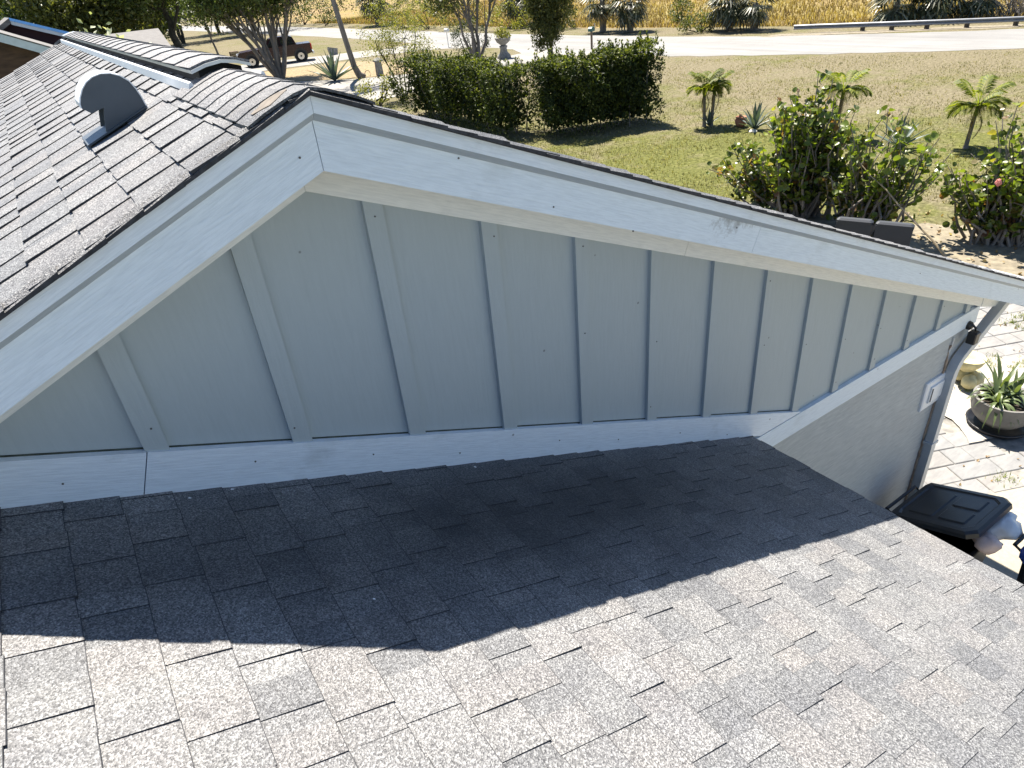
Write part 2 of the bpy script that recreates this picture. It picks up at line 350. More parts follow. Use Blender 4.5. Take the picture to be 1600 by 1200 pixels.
def lathe(prof, k=20, cx=0, cy=0):
    return loft([[(cx+r*math.cos(2*math.pi*j/k), cy+r*math.sin(2*math.pi*j/k), z) for j in range(k)] for r, z in prof])
def prism(poly, y0, y1):                       # polygon in x-z pushed along y
    k = len(poly); v = [(x, y0, z) for x, z in poly]+[(x, y1, z) for x, z in poly]
    f = [tuple(range(k)), tuple(range(2*k-1, k-1, -1))]+[(j, k+j, k+(j+1) % k, (j+1) % k) for j in range(k)]
    return np.array(v, float), f
def board(name, p0, p1, hgt, thick, mat, parent, up=(0,0,1), off=0.0, world=True, cut0=None, cut1=None):
    """a board from p0 to p1 along its bottom front edge; local x runs along the grain; front face looks to -y"""
    p0, p1 = Vector(p0), Vector(p1); d = p1-p0; L = d.length; x = d.normalized(); y = Vector((0,1,0)); z = x.cross(y)
    v, f = boxv(0, L, 0, thick, 0, hgt)
    if cut0 is not None:                       # plumb or angled end cuts: shift of the top corners along x
        for i in (4, 7): v[i][0] += cut0
    if cut1 is not None:
        for i in (5, 6): v[i][0] += cut1
    o = part(name, v, f, mat, None)
    R = Matrix(((x.x, y.x, z.x, p0.x), (x.y, y.y, z.y, p0.y), (x.z, y.z, z.z, p0.z), (0,0,0,1)))
    o.parent = parent
    if parent is not None: o.matrix_parent_inverse = Matrix.Translation(-Vector(parent.location))
    o.matrix_basis = R
    return o
def sheet(name, pts, z, mat, label=None):
    o = part(name, [(p[0], p[1], z) for p in pts], [tuple(range(len(pts)))], mat); o['kind'] = 'structure'
    if o.data.polygons[0].normal.z < 0: o.data.flip_normals()
    return o
def leaves(cen, size, asp=.55, up=0.3, rng=RNG, jit=.35, droop=0.0):
    """n leaf-shaped quads (rhombus folded a little) at cen"""
    cen = np.asarray(cen, float); n = len(cen)
    d = rng.normal(size=(n, 3)); d[:, 2] -= droop; d /= np.linalg.norm(d, axis=1)[:, None]
    nn = rng.normal(size=(n, 3)); nn[:, 2] += up*2; nn -= d*(nn*d).sum(1)[:, None]; nn /= np.linalg.norm(nn, axis=1)[:, None]+1e-9
    s = np.cross(d, nn); L = size*(1+jit*rng.uniform(-1, 1, n))[:, None]
    a = cen-d*L*.5; b_ = cen+s*L*asp*.5+nn*L*.06; c = cen+d*L*.5; e = cen-s*L*asp*.5+nn*L*.06
    v = np.stack([a, b_, c, e], 1).reshape(-1, 3); f = (np.arange(n)[:, None]*4+np.arange(4)).tolist()
    return v, f
def clumps(c, r, nclump, per, cr, rng=RNG, shell=.55):
    """leaf positions: clumps spread through an ellipsoid's volume, leaves spread round each clump"""
    c, r = np.asarray(c, float), np.asarray(r, float)
    d = rng.normal(size=(nclump, 3)); d /= np.linalg.norm(d, axis=1)[:, None]
    q = c+d*r*(shell+(1-shell)*rng.uniform(0, 1, nclump)[:, None]**.6)
    p = np.repeat(q, per, 0)+rng.normal(size=(nclump*per, 3))*cr
    return p, q

# ================================================================== GROUND AND ROADS
part('ground', [(-500,-300,GZ),(900,-300,GZ),(900,1200,GZ),(-500,1200,GZ)], [(0,1,2,3)], 'lawn')['kind'] = 'structure'
near_edge = [(47.5,-20),(40.4,0),(34.9,12.2),(32.4,16.4),(30.0,21.4),(28.3,26.2),(27.7,31),(27.5,36.5),(27.2,47.3),(27.6,66.7),(27.4,81),(25.7,131),(20,200),(5,300)]
far_edge = [(54.2,-17),(46.5,2.5),(41.0,14.9),(38.3,20.3),(36.3,26.0),(35.1,32.1),(34.2,41.4),(33.7,50.5),(33.7,66),(33.6,97),(31.5,133),(26,205),(11,306)]
def wob(pts, amp, seed, sub=6):
    r = random.Random(seed); out = []
    for a, b_ in zip(pts[:-1], pts[1:]):
        for i in range(sub):
            t = i/sub; out.append((a[0]+(b_[0]-a[0])*t+r.uniform(-amp, amp), a[1]+(b_[1]-a[1])*t+r.uniform(-amp, amp)))
    return out if pts[0] == pts[-1] else out+[pts[-1]]
sheet('marsh_field', wob([(58,-30),(50,0),(46.2,13.0),(43,20.5),(40.8,27.5),(39.3,36),(38.2,45),(37.6,60),(37.5,97),(35,140)], .3, 3)+[(200,900),(900,900),(900,-30)], GZ+.004, 'field')
sheet('road', wob(near_edge, .16, 1)+wob(far_edge, .16, 2)[::-1], GZ+.008, 'road')
sheet('road_shoulder', wob([(41.6,15.2),(38.9,20.6),(37.4,23.6),(35.9,26.6)], .25, 8)+wob([(37.3,26.3),(39.4,22.2),(42.8,15.6)], .25, 9), GZ+.012, 'sand')
sheet('driveway', wob([(10.5,30.5),(13.8,30.0),(17.5,31.0),(21.8,31.9),(25.8,32.6),(27.9,31.0)], .05, 4)+[(27.6,40.5),(26.2,37.2)]+wob([(21.5,36.4),(19.4,35.9),(15.5,38.6),(13.2,41.8),(8,46)], .05, 5), GZ+.016, 'drive')
sheet('neighbour_driveway', wob([(8,50.5),(13.2,51.2),(20.8,49.6),(24.6,48.0),(27.4,44.5)], .1, 6)+wob([(27.4,54.5),(24.8,53.2),(20,55.5),(13,58.5),(8,60)], .1, 7), GZ+.016, 'drive')
sheet('leafy_bed', wob([(8.5,46.5),(13.3,42.2),(15.7,39.0),(19.3,36.4),(21.4,37.2),(21,42),(19,48.6),(13,50.6),(8.5,50.0),(8.5,46.5)], .12, 10), GZ+.012, 'litter')
sheet('sandy_bed', wob([(9.2,2.2),(10.2,.6),(12.6,.4),(14.2,1.6),(13.6,3.2),(12.4,4.4),(12.0,5.6),(11.9,7.2),(10.6,8.0),(9.4,6.6),(8.9,4.4),(9.2,2.2)], .18, 12), GZ+.006, 'sand')

# ================================================================== THE HOUSE
XP, ZT, PIT = -0.2018, 0.1905, 5/12            # ridge x, top of the rake boards at the peak, pitch
SX = math.cos(math.atan(PIT))
FY = -.23
XC = 4.645                                     # right wall corner
YB = 6.15                                      # back gable
house = thing('house', 'grey house with white gable trim and pale grey shingle roofs', 'house', (2.0, 3.0, GZ))
HI = Matrix.Translation(-Vector(house.location))
def hp(name, v, f, mat, **k): return part(name, v, f, mat, house, world=True, **k)
soff = lambda x: -.0915-PIT*abs(x-XP)          # bottom of the frieze on the wall
LOW = lambda x: -1.2225-.4158*x                # deck of the lower roof
# gable wall above the trims, and the wall below
xl = -1.60
hp('gable_wall', *prism([(xl, LOW(xl)-.1), (2.3, -2.15), (XC, -2.15), (XC, soff(XC)+.12), (XP, soff(XP)+.13), (xl, soff(xl)+.13)], 0, .12), 'wall')
hp('lower_wall', *prism([(-1.2, GZ-.1), (XC, GZ-.1), (XC, -2.152), (2.32, -2.152), (-1.2, LOW(-1.2)-.6)], .002, .14), 'stucco')
hp('side_wall', *boxv(XC-.14, XC, .142, YB, GZ-.1, -2.0), 'stucco')
hp('rear_wall', *prism([(-9.2, GZ-.1), (XC-.142, GZ-.1), (XC-.142, -2.0), (XP, ZT-.12), (-9.2, ZT-.12-PIT*8.9)], YB-.2, YB-.05), 'wall')
hp('far_side_wall', *boxv(-9.2, -9.05, -6, YB-.202, GZ-.1, ZT-.16-PIT*8.9), 'stucco')
# battens
X0, DB, WB = -.8519, .4064, .0625
for i in range(-2, 14):
    x = X0+i*DB
    zb = (-1.0654-.4158*x-.02) if x < 2.53 else -2.105
    if i >= 8: zb = max(zb, -2.105)
    zt = lambda q: soff(q)
    b4 = [(x,-.019,zb+.004),(x+WB,-.019,zb+.004),(x+WB,-.0,zb+.004),(x,-.0,zb+.004)]
    if x < 2.53: b4 = [(p[0], p[1], -1.0654-.4158*p[0]+.003) for p in b4]
    t4 = [(x,-.019,zt(x)),(x+WB,-.019,zt(x+WB)),(x+WB,-.0,zt(x+WB)),(x,-.0,zt(x))]
    if zt(x)-b4[0][2] < .01: continue
    # sunk a little into the wall so that no face is shared
    for q in (2, 3): b4[q] = (b4[q][0], .004, b4[q][2]); t4[q] = (t4[q][0], .004, t4[q][2])
    hp('batten', *hexa(b4, t4), 'wall')
hp('batten', *hexa([(4.60,-.021,-2.10),(4.644,-.021,-2.10),(4.644,.004,-2.10),(4.60,.004,-2.10)], [(4.60,-.021,soff(4.60)),(4.644,-.021,soff(4.644)),(4.644,.004,soff(4.644)),(4.60,.004,soff(4.60))]), 'wall')
rn = random.Random(17)
nail = mdata('nail_head', *tube([(0,-.0015,0),(0,.003,0)], .0030, 8), 'nail')
def nails(x, y, z):
    o = bpy.data.objects.new('nail_head', nail); COL.objects.link(o); o.parent = house; o.matrix_parent_inverse = HI; o.location = (x, y, z)
for i in range(-1, 13):
    x = X0+i*DB; zt_, zb_ = soff(x), max(-1.0654-.4158*x, -2.1)
    for q in ([zt_-.05, zb_+.06] + ([(zt_+zb_)/2] if zt_-zb_ > .5 else [])):
        if rn.random() < .5: nails(x+WB/2+rn.uniform(-.015, .015), -.0195, q+rn.uniform(-.02, .02))
for i in range(14):
    x = -1.5+i*.41; rn.random() < .7 and nails(x+rn.uniform(-.12, .12), FY-.0005, .045+rn.uniform(-.02, .05)-PIT*abs(x-XP))
for i in range(9):
    x = -1.4+i*.40; nails(x+rn.uniform(-.08, .08), -.0275, -1.0654-.4158*x-rn.uniform(.05, .12))
# frieze boards under the rakes
TH = math.atan(PIT)
def rakeboard(name, x0, x1, zoff, hgt, y, thick, mat, cut0=None, cut1=None, side=1):
    return board(name, (x0, y, zoff-PIT*abs(x0-XP)), (x1, y, zoff-PIT*abs(x1-XP)), hgt, thick, mat, house, cut0=cut0, cut1=cut1)
fh = .19*SX; tn = math.tan(TH)
rakeboard('frieze_board', XP, 1.372, -.0915, fh, -.026, .03, 'frieze', cut0=-fh*tn)
rakeboard('frieze_board', 1.374, XC+.01, -.0915, fh, -.026, .03, 'frieze')
rakeboard('frieze_board', -1.95, XP-.001, -.0915, fh, -.026, .03, 'frieze', cut1=fh*tn)
hp('eave_return', *prism([(XC+.012, soff(XC)+.17), (XC+.012, -2.118), (4.97, -2.222), (5.14, soff(5.14)+.09), (5.14, soff(5.14)+.2)], -.03, -.005), 'frieze')
# rake fascia: main board and the narrower trim strip over its top edge

H = ZT*SX; hm = H
XE = 5.17
rakeboard('rake_fascia', XP+.001, 1.565, 0, hm, FY, .02, 'white', cut0=-hm*tn)
o = rakeboard('rake_fascia', 1.567, XE, 0, hm, FY, .02, 'white', cut1=0)
rakeboard('rake_fascia', -1.86, XP-.001, 0, hm, FY, .02, 'white', cut1=hm*tn)
st = .062; zo = ZT-st/SX+.002
def stripboard(x0, x1, s0=0, s1=0):
    p0, p1 = Vector((x0, FY-.026, zo-PIT*abs(x0-XP))), Vector((x1, FY-.026, zo-PIT*abs(x1-XP))); d_ = p1-p0; L = d_.length
    pr = [(0,st),(.0255,st),(.0255,0),(.020,0),(0,.017)]
    rr_ = [[(xx+(sh*z/st), y, z) for y, z in pr] for xx, sh in ((0, s0), (L, s1))]
    o = part('rake_trim_strip', *loft(rr_), ('white_streak', 'grime'), None); o.data.polygons[3].material_index = 1; x = d_.normalized(); y = Vector((0,1,0)); z = x.cross(y)  # lower chamfer takes the shadow-line colour
    o.parent = house; o.matrix_parent_inverse = HI
    o.matrix_basis = Matrix(((x.x, y.x, z.x, p0.x), (x.y, y.y, z.y, p0.y), (x.z, y.z, z.z, p0.z), (0,0,0,1))); return o
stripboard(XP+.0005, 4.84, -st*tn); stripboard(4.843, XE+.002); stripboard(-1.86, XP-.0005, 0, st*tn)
0 and rakeboard('rake_trim_strip', XP+.0005, 4.84, zo, st, FY-.018, .0175, 'white_streak', cut0=-st*tn)
0 and rakeboard('rake_trim_strip', 4.843, XE+.002, zo, st, FY-.018, .0175, 'white_streak')
0 and rakeboard('rake_trim_strip', -1.86, XP-.0005, zo, st, FY-.018, .0175, 'white_streak', cut1=st*tn)
# rake soffit
for s, xa, xb in ((1, XP+.01, XE), (-1, -1.86, XP-.01)):
    za, zb_ = .035-PIT*abs(xa-XP), .035-PIT*abs(xb-XP)
    hp('rake_soffit', *hexa([(xa,FY+.021,za),(xb,FY+.021,zb_),(xb,.0,zb_),(xa,.0,za)], [(xa,FY+.021,za+.02),(xb,FY+.021,zb_+.02),(xb,.0,zb_+.02),(xa,.0,za+.02)]), 'frieze')
# sloped trim along the lower roof, level trim to the corner
hb = .1571*SX
def slopetrim(x0, x1, c0=None, c1=None):
    return board('trim_board', (x0, -.027, -1.0654-.4158*x0-.1571+.004), (x1, -.027, -1.0654-.4158*x1-.1571+.004), hb, .024, 'white_streak', house, cut0=c0, cut1=c1)
slopetrim(-1.9, -.905); slopetrim(-.902, 2.105, c1=.35)
board('trim_board', (1.95, -.0262, -2.1014-.1425), (XC-.0, -.0262, -2.1014-.1425), .1415, .026, 'white', house)
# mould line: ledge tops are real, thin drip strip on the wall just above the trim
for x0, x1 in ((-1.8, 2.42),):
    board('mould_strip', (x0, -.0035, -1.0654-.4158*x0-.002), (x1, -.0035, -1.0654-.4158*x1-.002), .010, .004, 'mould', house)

# ---------------------------------------------------------------- shingles
pieces = []          # (verts, tone, slope, px area)
def px_area(v):
    p = np.array([proj(q) for q in v[4:8]])
    if (p[:, 2] < .1).any(): return 0
    q = p[:, :2].copy(); q[:, 0] = q[:, 0].clip(0, 1600); q[:, 1] = q[:, 1].clip(0, 1200)
    x, y = q[:, 0], q[:, 1]
    return abs((x*np.roll(y, -1)-y*np.roll(x, -1)).sum())/2
def lay(sgn, xr, zr, xs, xe, y0, y1, rr, key, first=None):
    """courses of laminated shingles on a slope: sgn +1 falls towards +x; xs top, xe eave; y0<y1"""
    e = .1297; n = int(abs(xe-xs)/e)+1
    sl = .4158 if key == 'low' else PIT
    nx, nz = sgn*math.sin(math.atan(sl)), math.cos(math.atan(sl))
    for k in range(n+1):
        xb = xe-sgn*k*e                       # butt line of this course
        xt = xb-sgn*(e+.028)
        if sgn*(xb-xs) < .02: break
        if sgn*(xt-xs) < 0: xt = xs
        y = y0+rr.uniform(-.12, 0); tooth = rr.random() < .5
        while y < y1:
            wd = rr.uniform(.06, .145) if tooth else rr.uniform(.05, .14)
            ya, yb = max(y, y0), min(y+wd, y1)
            if yb-ya > .008:
                tb = (rr.uniform(.0090, .0116) if tooth else rr.uniform(.0066, .0078)); tu = .0034 if tooth else .0014
                if key == 'left': tb *= (1.1 if tooth else .85); tu *= (1.1 if tooth else .85)
                if key == 'right': tb *= .6; tu *= .6
                jx = rr.uniform(-.0025, .0025)*sgn
                def P(x, yy, t): return (x+nx*t, yy, zr-sl*sgn*(x-xr)+nz*t)
                q = rr.uniform(-.001, .0018)
                b4 = [P(xt,ya,-.004),P(xb+jx,ya,-.002),P(xb+jx,yb,-.002),P(xt,yb,-.004)]
                t4 = [P(xt,ya,tu),P(xb+jx,ya,tb+q),P(xb+jx+rr.uniform(-.0015,.0015),yb,tb),P(xt,yb,tu)]
                if sgn < 0: b4, t4 = [b4[1],b4[0],b4[3],b4[2]], [t4[1],t4[0],t4[3],t4[2]]
                if sgn > 0: ex = [tuple(np.array(t4[1])+(np.array(t4[0])-np.array(t4[1]))*.0018/.158), tuple(np.array(t4[2])+(np.array(t4[3])-np.array(t4[2]))*.0018/.158)]
                else: ex = [tuple(np.array(t4[1])+(np.array(t4[0])-np.array(t4[1]))*.5), tuple(np.array(t4[2])+(np.array(t4[3])-np.array(t4[2]))*.5)]
                v = np.array(b4+t4+ex)
                pieces.append((v, min(1, max(0, rr.gauss(.5, .31)-(0 if tooth else .10))), key, px_area(v)))
            y += wd; tooth = not tooth if rr.random() < .9 else tooth
rr = random.Random(5)
XEL = 2.0204
def slab(pts, name): return hp(name, *pts, 'shingle_edge')
def deck(name, x0, z0, x1, z1, y0, y1, t=.009):
    return hp(name, *hexa([(x0,y0,z0-t),(x1,y0,z1-t),(x1,y1,z1-t),(x0,y1,z0-t)], [(x0,y0,z0-.0045),(x1,y0,z1-.0045),(x1,y1,z1-.0045),(x0,y1,z0-.0045)]), 'shingle_edge')
# lower roof: right slope, and its left slope which runs on in the plane of the main left slope
XR2 = -1.80
low_roof = deck('lower_roof', XR2, LOW(XR2), XEL-.012, LOW(XEL-.012), -5.2, -.001)
ZM = ZT+.002                                   # main deck at the ridge (on top of the rake boards)
MAIN = lambda x: ZM-PIT*abs(x-XP)
main_left = deck('main_roof_left', -9.6, MAIN(-9.6), XP, MAIN(XP), FY-.028, YB+.1)
main_right = deck('main_roof_right', XP+.0005, MAIN(XP), XE+.01, MAIN(XE+.01), FY-.028, YB+.1)
wing_left = deck('wing_roof_left', -9.6, MAIN(-9.6), XR2-.002, MAIN(XR2), -5.2, FY-.0285)
low_roof2 = low_roof
lay(1, 0, -1.2225, XR2, XEL, -3.1, -.004, rr, 'low')
lay(-1, XP, ZM, XP-.02, -2.20, FY-.036, YB+.1, rr, 'left')
lay(1, XP, ZM, XP+.02, XE+.03, FY-.036, FY+.45, rr, 'right')
# the shingles that show largest are pieces of their own, the rest one mesh per slope
order = sorted(range(len(pieces)), key=lambda i: -pieces[i][3])
own = set(order[:300])
par = {'low': low_roof, 'left': main_left, 'right': main_right}
for o in par.values(): pass
rest = {k: (MB(), []) for k in par}
def sub(name, parent, v, f, mat, tone=None, smooth=False):
    """a sub-part whose geometry is given in world coordinates (its parent part is also in world coordinates)"""
    o = bpy.data.objects.new(name, mdata(name, v, f, mat, smooth, tone)); COL.objects.link(o); o.parent = parent
    return o
for i, (v, t, key, a) in enumerate(pieces):
    if i in own:
        o = sub('shingle', par[key], v, SHF, ('shingle', 'shingle_edge'), t); o.data.polygons.foreach_set('material_index', SHM if key != 'left' else [1,0,0,1,1,1,1])
    else:
        rest[key][0].add(v, SHF); rest[key][1].extend([t]*7)
for key, (mb, tn_) in rest.items():
    if mb.n:
        o = sub('shingle_field', par[key], np.concatenate(mb.v), mb.f, ('shingle', 'shingle_edge'), tn_); o['kind'] = 'stuff'
        o.data.polygons.foreach_set('material_index', (SHM if key != 'left' else [1,0,0,1,1,1,1])*(len(mb.f)//7))
# unseen far parts of the roof: plain courses
for nm, p, sg, xa, xb, y0, y1, zf in (('shingle_field', main_right, 1, XP+.02, XE+.02, FY+.452, YB+.1, MAIN), ('shingle_field', main_left, -1, -2.19, -9.6, FY-.03, YB+.1, MAIN),
                                ('shingle_field', wing_left, -1, XR2-.01, -9.6, -5.2, FY-.03, MAIN), ('shingle_field', low_roof, 1, XR2, XEL, -5.2, -3.1, LOW)):
    mb = MB(); tl = []; k = 0; x = xb
    while sg*(x-xa) > .02:
        xt = x-sg*.157
        if sg*(xt-xa) < 0: xt = xa
        yy = y0
        while yy < y1:
            wd = min(random.uniform(.3, .9), y1-yy)
            q = [(xt,yy,zf(xt)-.003),(x,yy,zf(x)-.003),(x,yy+wd,zf(x)-.003),(xt,yy+wd,zf(xt)-.003)]
            t4 = [(xt,yy,zf(xt)+.002),(x,yy,zf(x)+.009),(x,yy+wd,zf(x)+.009),(xt,yy+wd,zf(xt)+.002)]
            if sg < 0: q, t4 = [q[1],q[0],q[3],q[2]], [t4[1],t4[0],t4[3],t4[2]]
            mb.add(*hexa(q, t4)); tl += [random.gauss(.5, .2)]*6; yy += wd
        x -= sg*.1297
    o = sub(nm, p, np.concatenate(mb.v), mb.f, 'shingle', tl); o['kind'] = 'stuff'
# starter edge along the rakes: dark ragged lip
for s in (-1, 1):
    mb = MB(); x = XP
    while abs(x-XP) < (1.6 if s < 0 else XE-XP-.03):
        wd = random.uniform(.07, .15); xb = x+s*wd
        z0, z1 = MAIN(x), MAIN(xb); lift = random.uniform(.009, .015); jut = random.uniform(.004, .013)
        a, c = (x, xb) if s > 0 else (xb, x); za, zc = (z0, z1) if s > 0 else (z1, z0)
        yy = FY-.034-jut
        mb.add(*hexa([(a,yy,za-.006),(c,yy,zc-.006),(c,FY-.012,zc-.004),(a,FY-.012,za-.004)], [(a,yy,za+lift*.15),(c,yy,zc+lift*.55),(c,FY-.012,zc+lift*1.25),(a,FY-.012,za+lift*.95)]))
        x = xb
    o = mb.build('shingle_lip', ('shingle', 'shingle_edge'), house, world=True, tone=.6); o.data.polygons.foreach_set('material_index', [1,0,1,1,1,1]*(len(mb.f)//6))
# ridge caps
def cap(y0, y1, lift, tone, nm='ridge_cap', mat='shingle', w0=.165):
    ss = np.linspace(-1, 1, 9)*w0
    def prof(y, l):
        out = []
        for s_ in ss:
            a = math.sqrt(s_*s_+.03**2)-(math.sqrt(w0*w0+.03**2)-w0)   # rounded fold
            out.append((XP+s_*.985, y, ZM+.017+l-PIT*a-.004*(1 if abs(s_) > w0*.99 else 0)))
        return out
    a, b_ = prof(y0, lift), prof(y1, .001); a2 = [(p[0], p[1], p[2]-.007) for p in a]; b2 = [(p[0], p[1], p[2]-.009) for p in b_]
    v = a+b_+a2+b2; k = len(ss); f = []
    for j in range(k-1):
        f += [(j, j+1, k+j+1, k+j), (2*k+j+1, 2*k+j, 3*k+j, 3*k+j+1), (j+1, j, 2*k+j, 2*k+j+1), (k+j, k+j+1, 3*k+j+1, 3*k+j)]
    f += [(0, k, 3*k, 2*k), (k-1, 2*k-1+0*k, 4*k-1, 3*k-1)]
    o = bpy.data.objects.new(nm, mdata(nm, v, f, mat, False, tone)); COL.objects.link(o); o.parent = house; o.matrix_parent_inverse = HI
    return o
yy = FY-.03
for i in range(8):
    cap(yy, yy+.15, (.005)+random.uniform(0, .0015), random.uniform(.45, .9)); yy += .108
for i in range(3): cap(5.98+i*.105, 6.13+i*.105, .013, random.uniform(.4, .8))
# the bare tan patch where a cap has lost its granules
pv, pf = [], []
rb = random.Random(8)
for k in range(9):
    t_ = k/8; x = -.335+.105*t_; wdt = .034*math.sin(math.pi*(.12+.76*t_))+rb.uniform(-.006, .006); yc = -.205+.03*t_+rb.uniform(-.004, .004)
    for y in (yc-wdt, yc+wdt):
        l_ = .0058*(1-(y+.26)/.15)
        pv.append((x, y, ZM+.0182+l_-PIT*(math.sqrt((x-XP)**2+.03**2)-.0027)))
    if k: a_ = 2*k; pf.append((a_-2, a_-1, a_+1, a_))
hp('bare_patch', pv, pf, 'tan_patch')
# ridge vent: raised cover, dark throat, pale lower flange
rv = thing if False else None
y0, y1 = .56, 5.95
def strip(prof, t, mat, nm, parent=None):
    top = [(x, z) for x, z in prof]; poly = top+[(x, z-t) for x, z in reversed(prof)]
    return hp(nm, *prism(poly, y0, y1), mat)
vent = strip([(XP-.098, .208), (XP-.05, .222), (XP, .228), (XP+.05, .220), (XP+.092, .206)], .010, 'galv', 'ridge_vent')
sub('vent_throat', vent, *prism([(XP-.07, .200), (XP, .214), (XP+.07, .198), (XP+.07, .15), (XP-.07, .15)], y0+.04, y1-.04), 'dark_hole')
for s in (-1, 1):
    sub('vent_flange', vent, *prism([(XP+s*.128, MAIN(XP+.128)+.010), (XP+s*.122, MAIN(XP+.122)+.034), (XP+s*.114, MAIN(XP+.114)+.034), (XP+s*.104, MAIN(XP+.104)+.010)][::s], y0-.03, y1+.02), 'vent_white')
for i in range(22):                            # shingle strips over the cover
    ya = y0+.01+i*.245
    if ya+.25 > y1: break
    lz = .004
    pr = [(XP-.1, .210), (XP-.05, .224), (XP, .230), (XP+.05, .222), (XP+.094, .208)]
    A = [(x, ya, z+.006) for x, z in pr]; B = [(x, ya+.255, z+.001) for x, z in pr]; A2 = [(x, ya, z-.001) for x, z in pr]
    vv = A+B+A2; ff = [(j, j+1, 5+j+1, 5+j) for j in range(4)]+[(j+1, j, 10+j, 11+j) for j in range(4)]
    sub('vent_shingle', vent, vv, ff, 'shingle', random.uniform(.4, .9))
# hooded exhaust vent on the left slope
out = [(-.589,.040),(-.440,.100),(-.447,.138),(-.455,.165),(-.467,.190),(-.487,.208),(-.512,.219),(-.540,.222),(-.566,.216),(-.588,.204),(-.606,.186),(-.620,.164),(-.628,.145),(-.629,.131),(-.607,.113),(-.567,.124),(-.577,.092)]
hood_y = .75
hood = hp('exhaust_hood', *prism(out, hood_y-.002, hood_y+.002), 'hood')
sub('hood_side', hood, *prism(out, hood_y+.150, hood_y+.154), 'hood')
cur = out[1:14]; cin = [(x+(.545-abs(x)) * -.0 - (x+.54)*.02, z-.003) for x, z in cur]
mb = MB()
for (xa, za), (xb, zb_) in zip(cur[:-1], cur[1:]):
    mb.add(*hexa([(xa,hood_y-.006,za),(xb,hood_y-.006,zb_),(xb,hood_y+.16,zb_),(xa,hood_y+.16,za)][::-1], [(xa*1.0+(xa+.54)*.03,hood_y-.006,za+.003),(xb+(xb+.54)*.03,hood_y-.006,zb_+.003),(xb+(xb+.54)*.03,hood_y+.16,zb_+.003),(xa+(xa+.54)*.03,hood_y+.16,za+.003)][::-1]))
sub('hood_top', hood, np.concatenate(mb.v), mb.f, 'vent_white')  # sunlit curve of the same hood, its brightness put in as white
fl = lambda x: MAIN(x)+.013
sub('hood_flange', hood, *hexa([(-.655,hood_y-.022,fl(-.655)),(-.44,hood_y-.010,fl(-.44)),(-.44,hood_y+.17,fl(-.44)),(-.655,hood_y+.18,fl(-.655))], [(-.655,hood_y-.022,fl(-.655)+.007),(-.44,hood_y-.010,fl(-.44)+.003),(-.44,hood_y+.17,fl(-.44)+.003),(-.655,hood_y+.18,fl(-.655)+.007)]), 'hood')
sub('rivet', hood, *lathe([(0.001,0),(.004,0),(.003,.003),(.0005,.004)], 8, -.522, hood_y), 'chrome')
for q in bpy.data.objects:
    pass
# downspout with its elbow, wall bracket and gutter
dy0, dy1, dx0, dx1 = -.078, -.012, 4.402, 4.470
def dring(cx, cz, ang, wd=.066):
    c, s = math.cos(ang), math.sin(ang); h = wd/2
    return [(cx-h*c, dy0, cz+h*s), (cx-h*c, dy1, cz+h*s), (cx+h*c, dy1, cz-h*s), (cx+h*c, dy0, cz-h*s)]
path = [(4.436,GZ+.02,0),(4.436,-2.66,0),(4.442,-2.60,.25),(4.462,-2.545,.55),(4.50,-2.50,.85),(4.56,-2.46,1.0),(4.98,-2.205,1.0),(5.04,-2.160,.75),(5.07,-2.11,.35),(5.08,-2.05,0)]
ds = hp('downspout', *loft([dring(x, z, a) for x, z, a in path]), 'spout')
sub('downspout_strap', ds, *boxv(4.385, 4.488, -.082, -.004, -3.30, -3.275), 'spout')
gx = XE+.012; gz = MAIN(XE)-.01
hp('gutter', *loft([[(gx,y,gz-.02),(gx+.01,y,gz-.12),(gx+.09,y,gz-.12),(gx+.12,y,gz-.05),(gx+.12,y,gz-.02)] for y in (FY+.03, YB+.05)]), 'alu')
hp('eave_fascia', *boxv(XE-.022, XE-.002, FY+.021, YB+.05, MAIN(XE)-.2, MAIN(XE)-.036), 'white')
# wavy brown bead beside the downspout
rz_ = random.Random(3); pth = []; z = GZ+.3
while z < -2.32: pth.append((4.392+rz_.uniform(-.014, .006), -.002+rz_.uniform(-.004, .002), z)); z += .045
hp('wavy_bead', *tube(pth, [rz_.uniform(.004, .013) for _ in pth], 5), 'brown_bead')
hp('conduit', *tube([(4.40,-.008,-2.30),(4.397,-.008,-2.36),(4.385,-.006,-2.42)], .006, 6), 'white_metal')
# wall cover plate
pl = hp('wall_cover', *loft([[(4.150,y,-2.862+i),(4.43,y,-2.862+i),(4.43,y,-2.612-i),(4.150,y,-2.612-i)] if False else [(4.150+i,y,-2.872+i),(4.43-i,y,-2.872+i),(4.43-i,y,-2.612-i),(4.150+i,y,-2.612-i)] for y, i in ((.004,0),(-.014,0),(-.020,.012))]), 'vent_white')
sub('cover_recess', pl, *loft([[(4.215+i,y,-2.812+i),(4.40-i,y,-2.812+i),(4.40-i,y,-2.665-i),(4.215+i,y,-2.665-i)] for y, i in ((-.019,0),(-.031,0),(-.034,.012))]), 'vent_white')
sub('cover_slot', pl, *boxv(4.224, 4.236, -.036, -.030, -2.80, -2.68), 'dark_hole')
# small black spotlight under the level trim
spx, spz = 4.53, -2.275
sl_ = hp('spotlight', *bev_box(spx-.035, spx+.035, -.115, -.050, spz-.085, spz+.012, .008), 'black')
sub('spotlight_bracket', sl_, *tube([(spx,-.027,spz+.05),(spx,-.06,spz+.055),(spx+.005,-.082,spz+.035),(spx+.005,-.085,spz+.0)], .010, 6), 'black')
sub('spotlight_mount', sl_, *lathe([(.001,-.01),(.034,-.01),(.030,.02),(.012,.032),(.001,.034)], 12, spx, -.06)[:2] if False else tube([(spx,-.026,spz+.045),(spx,-.045,spz+.045),(spx,-.060,spz+.045)], [.036,.033,.018], 12), 'black')
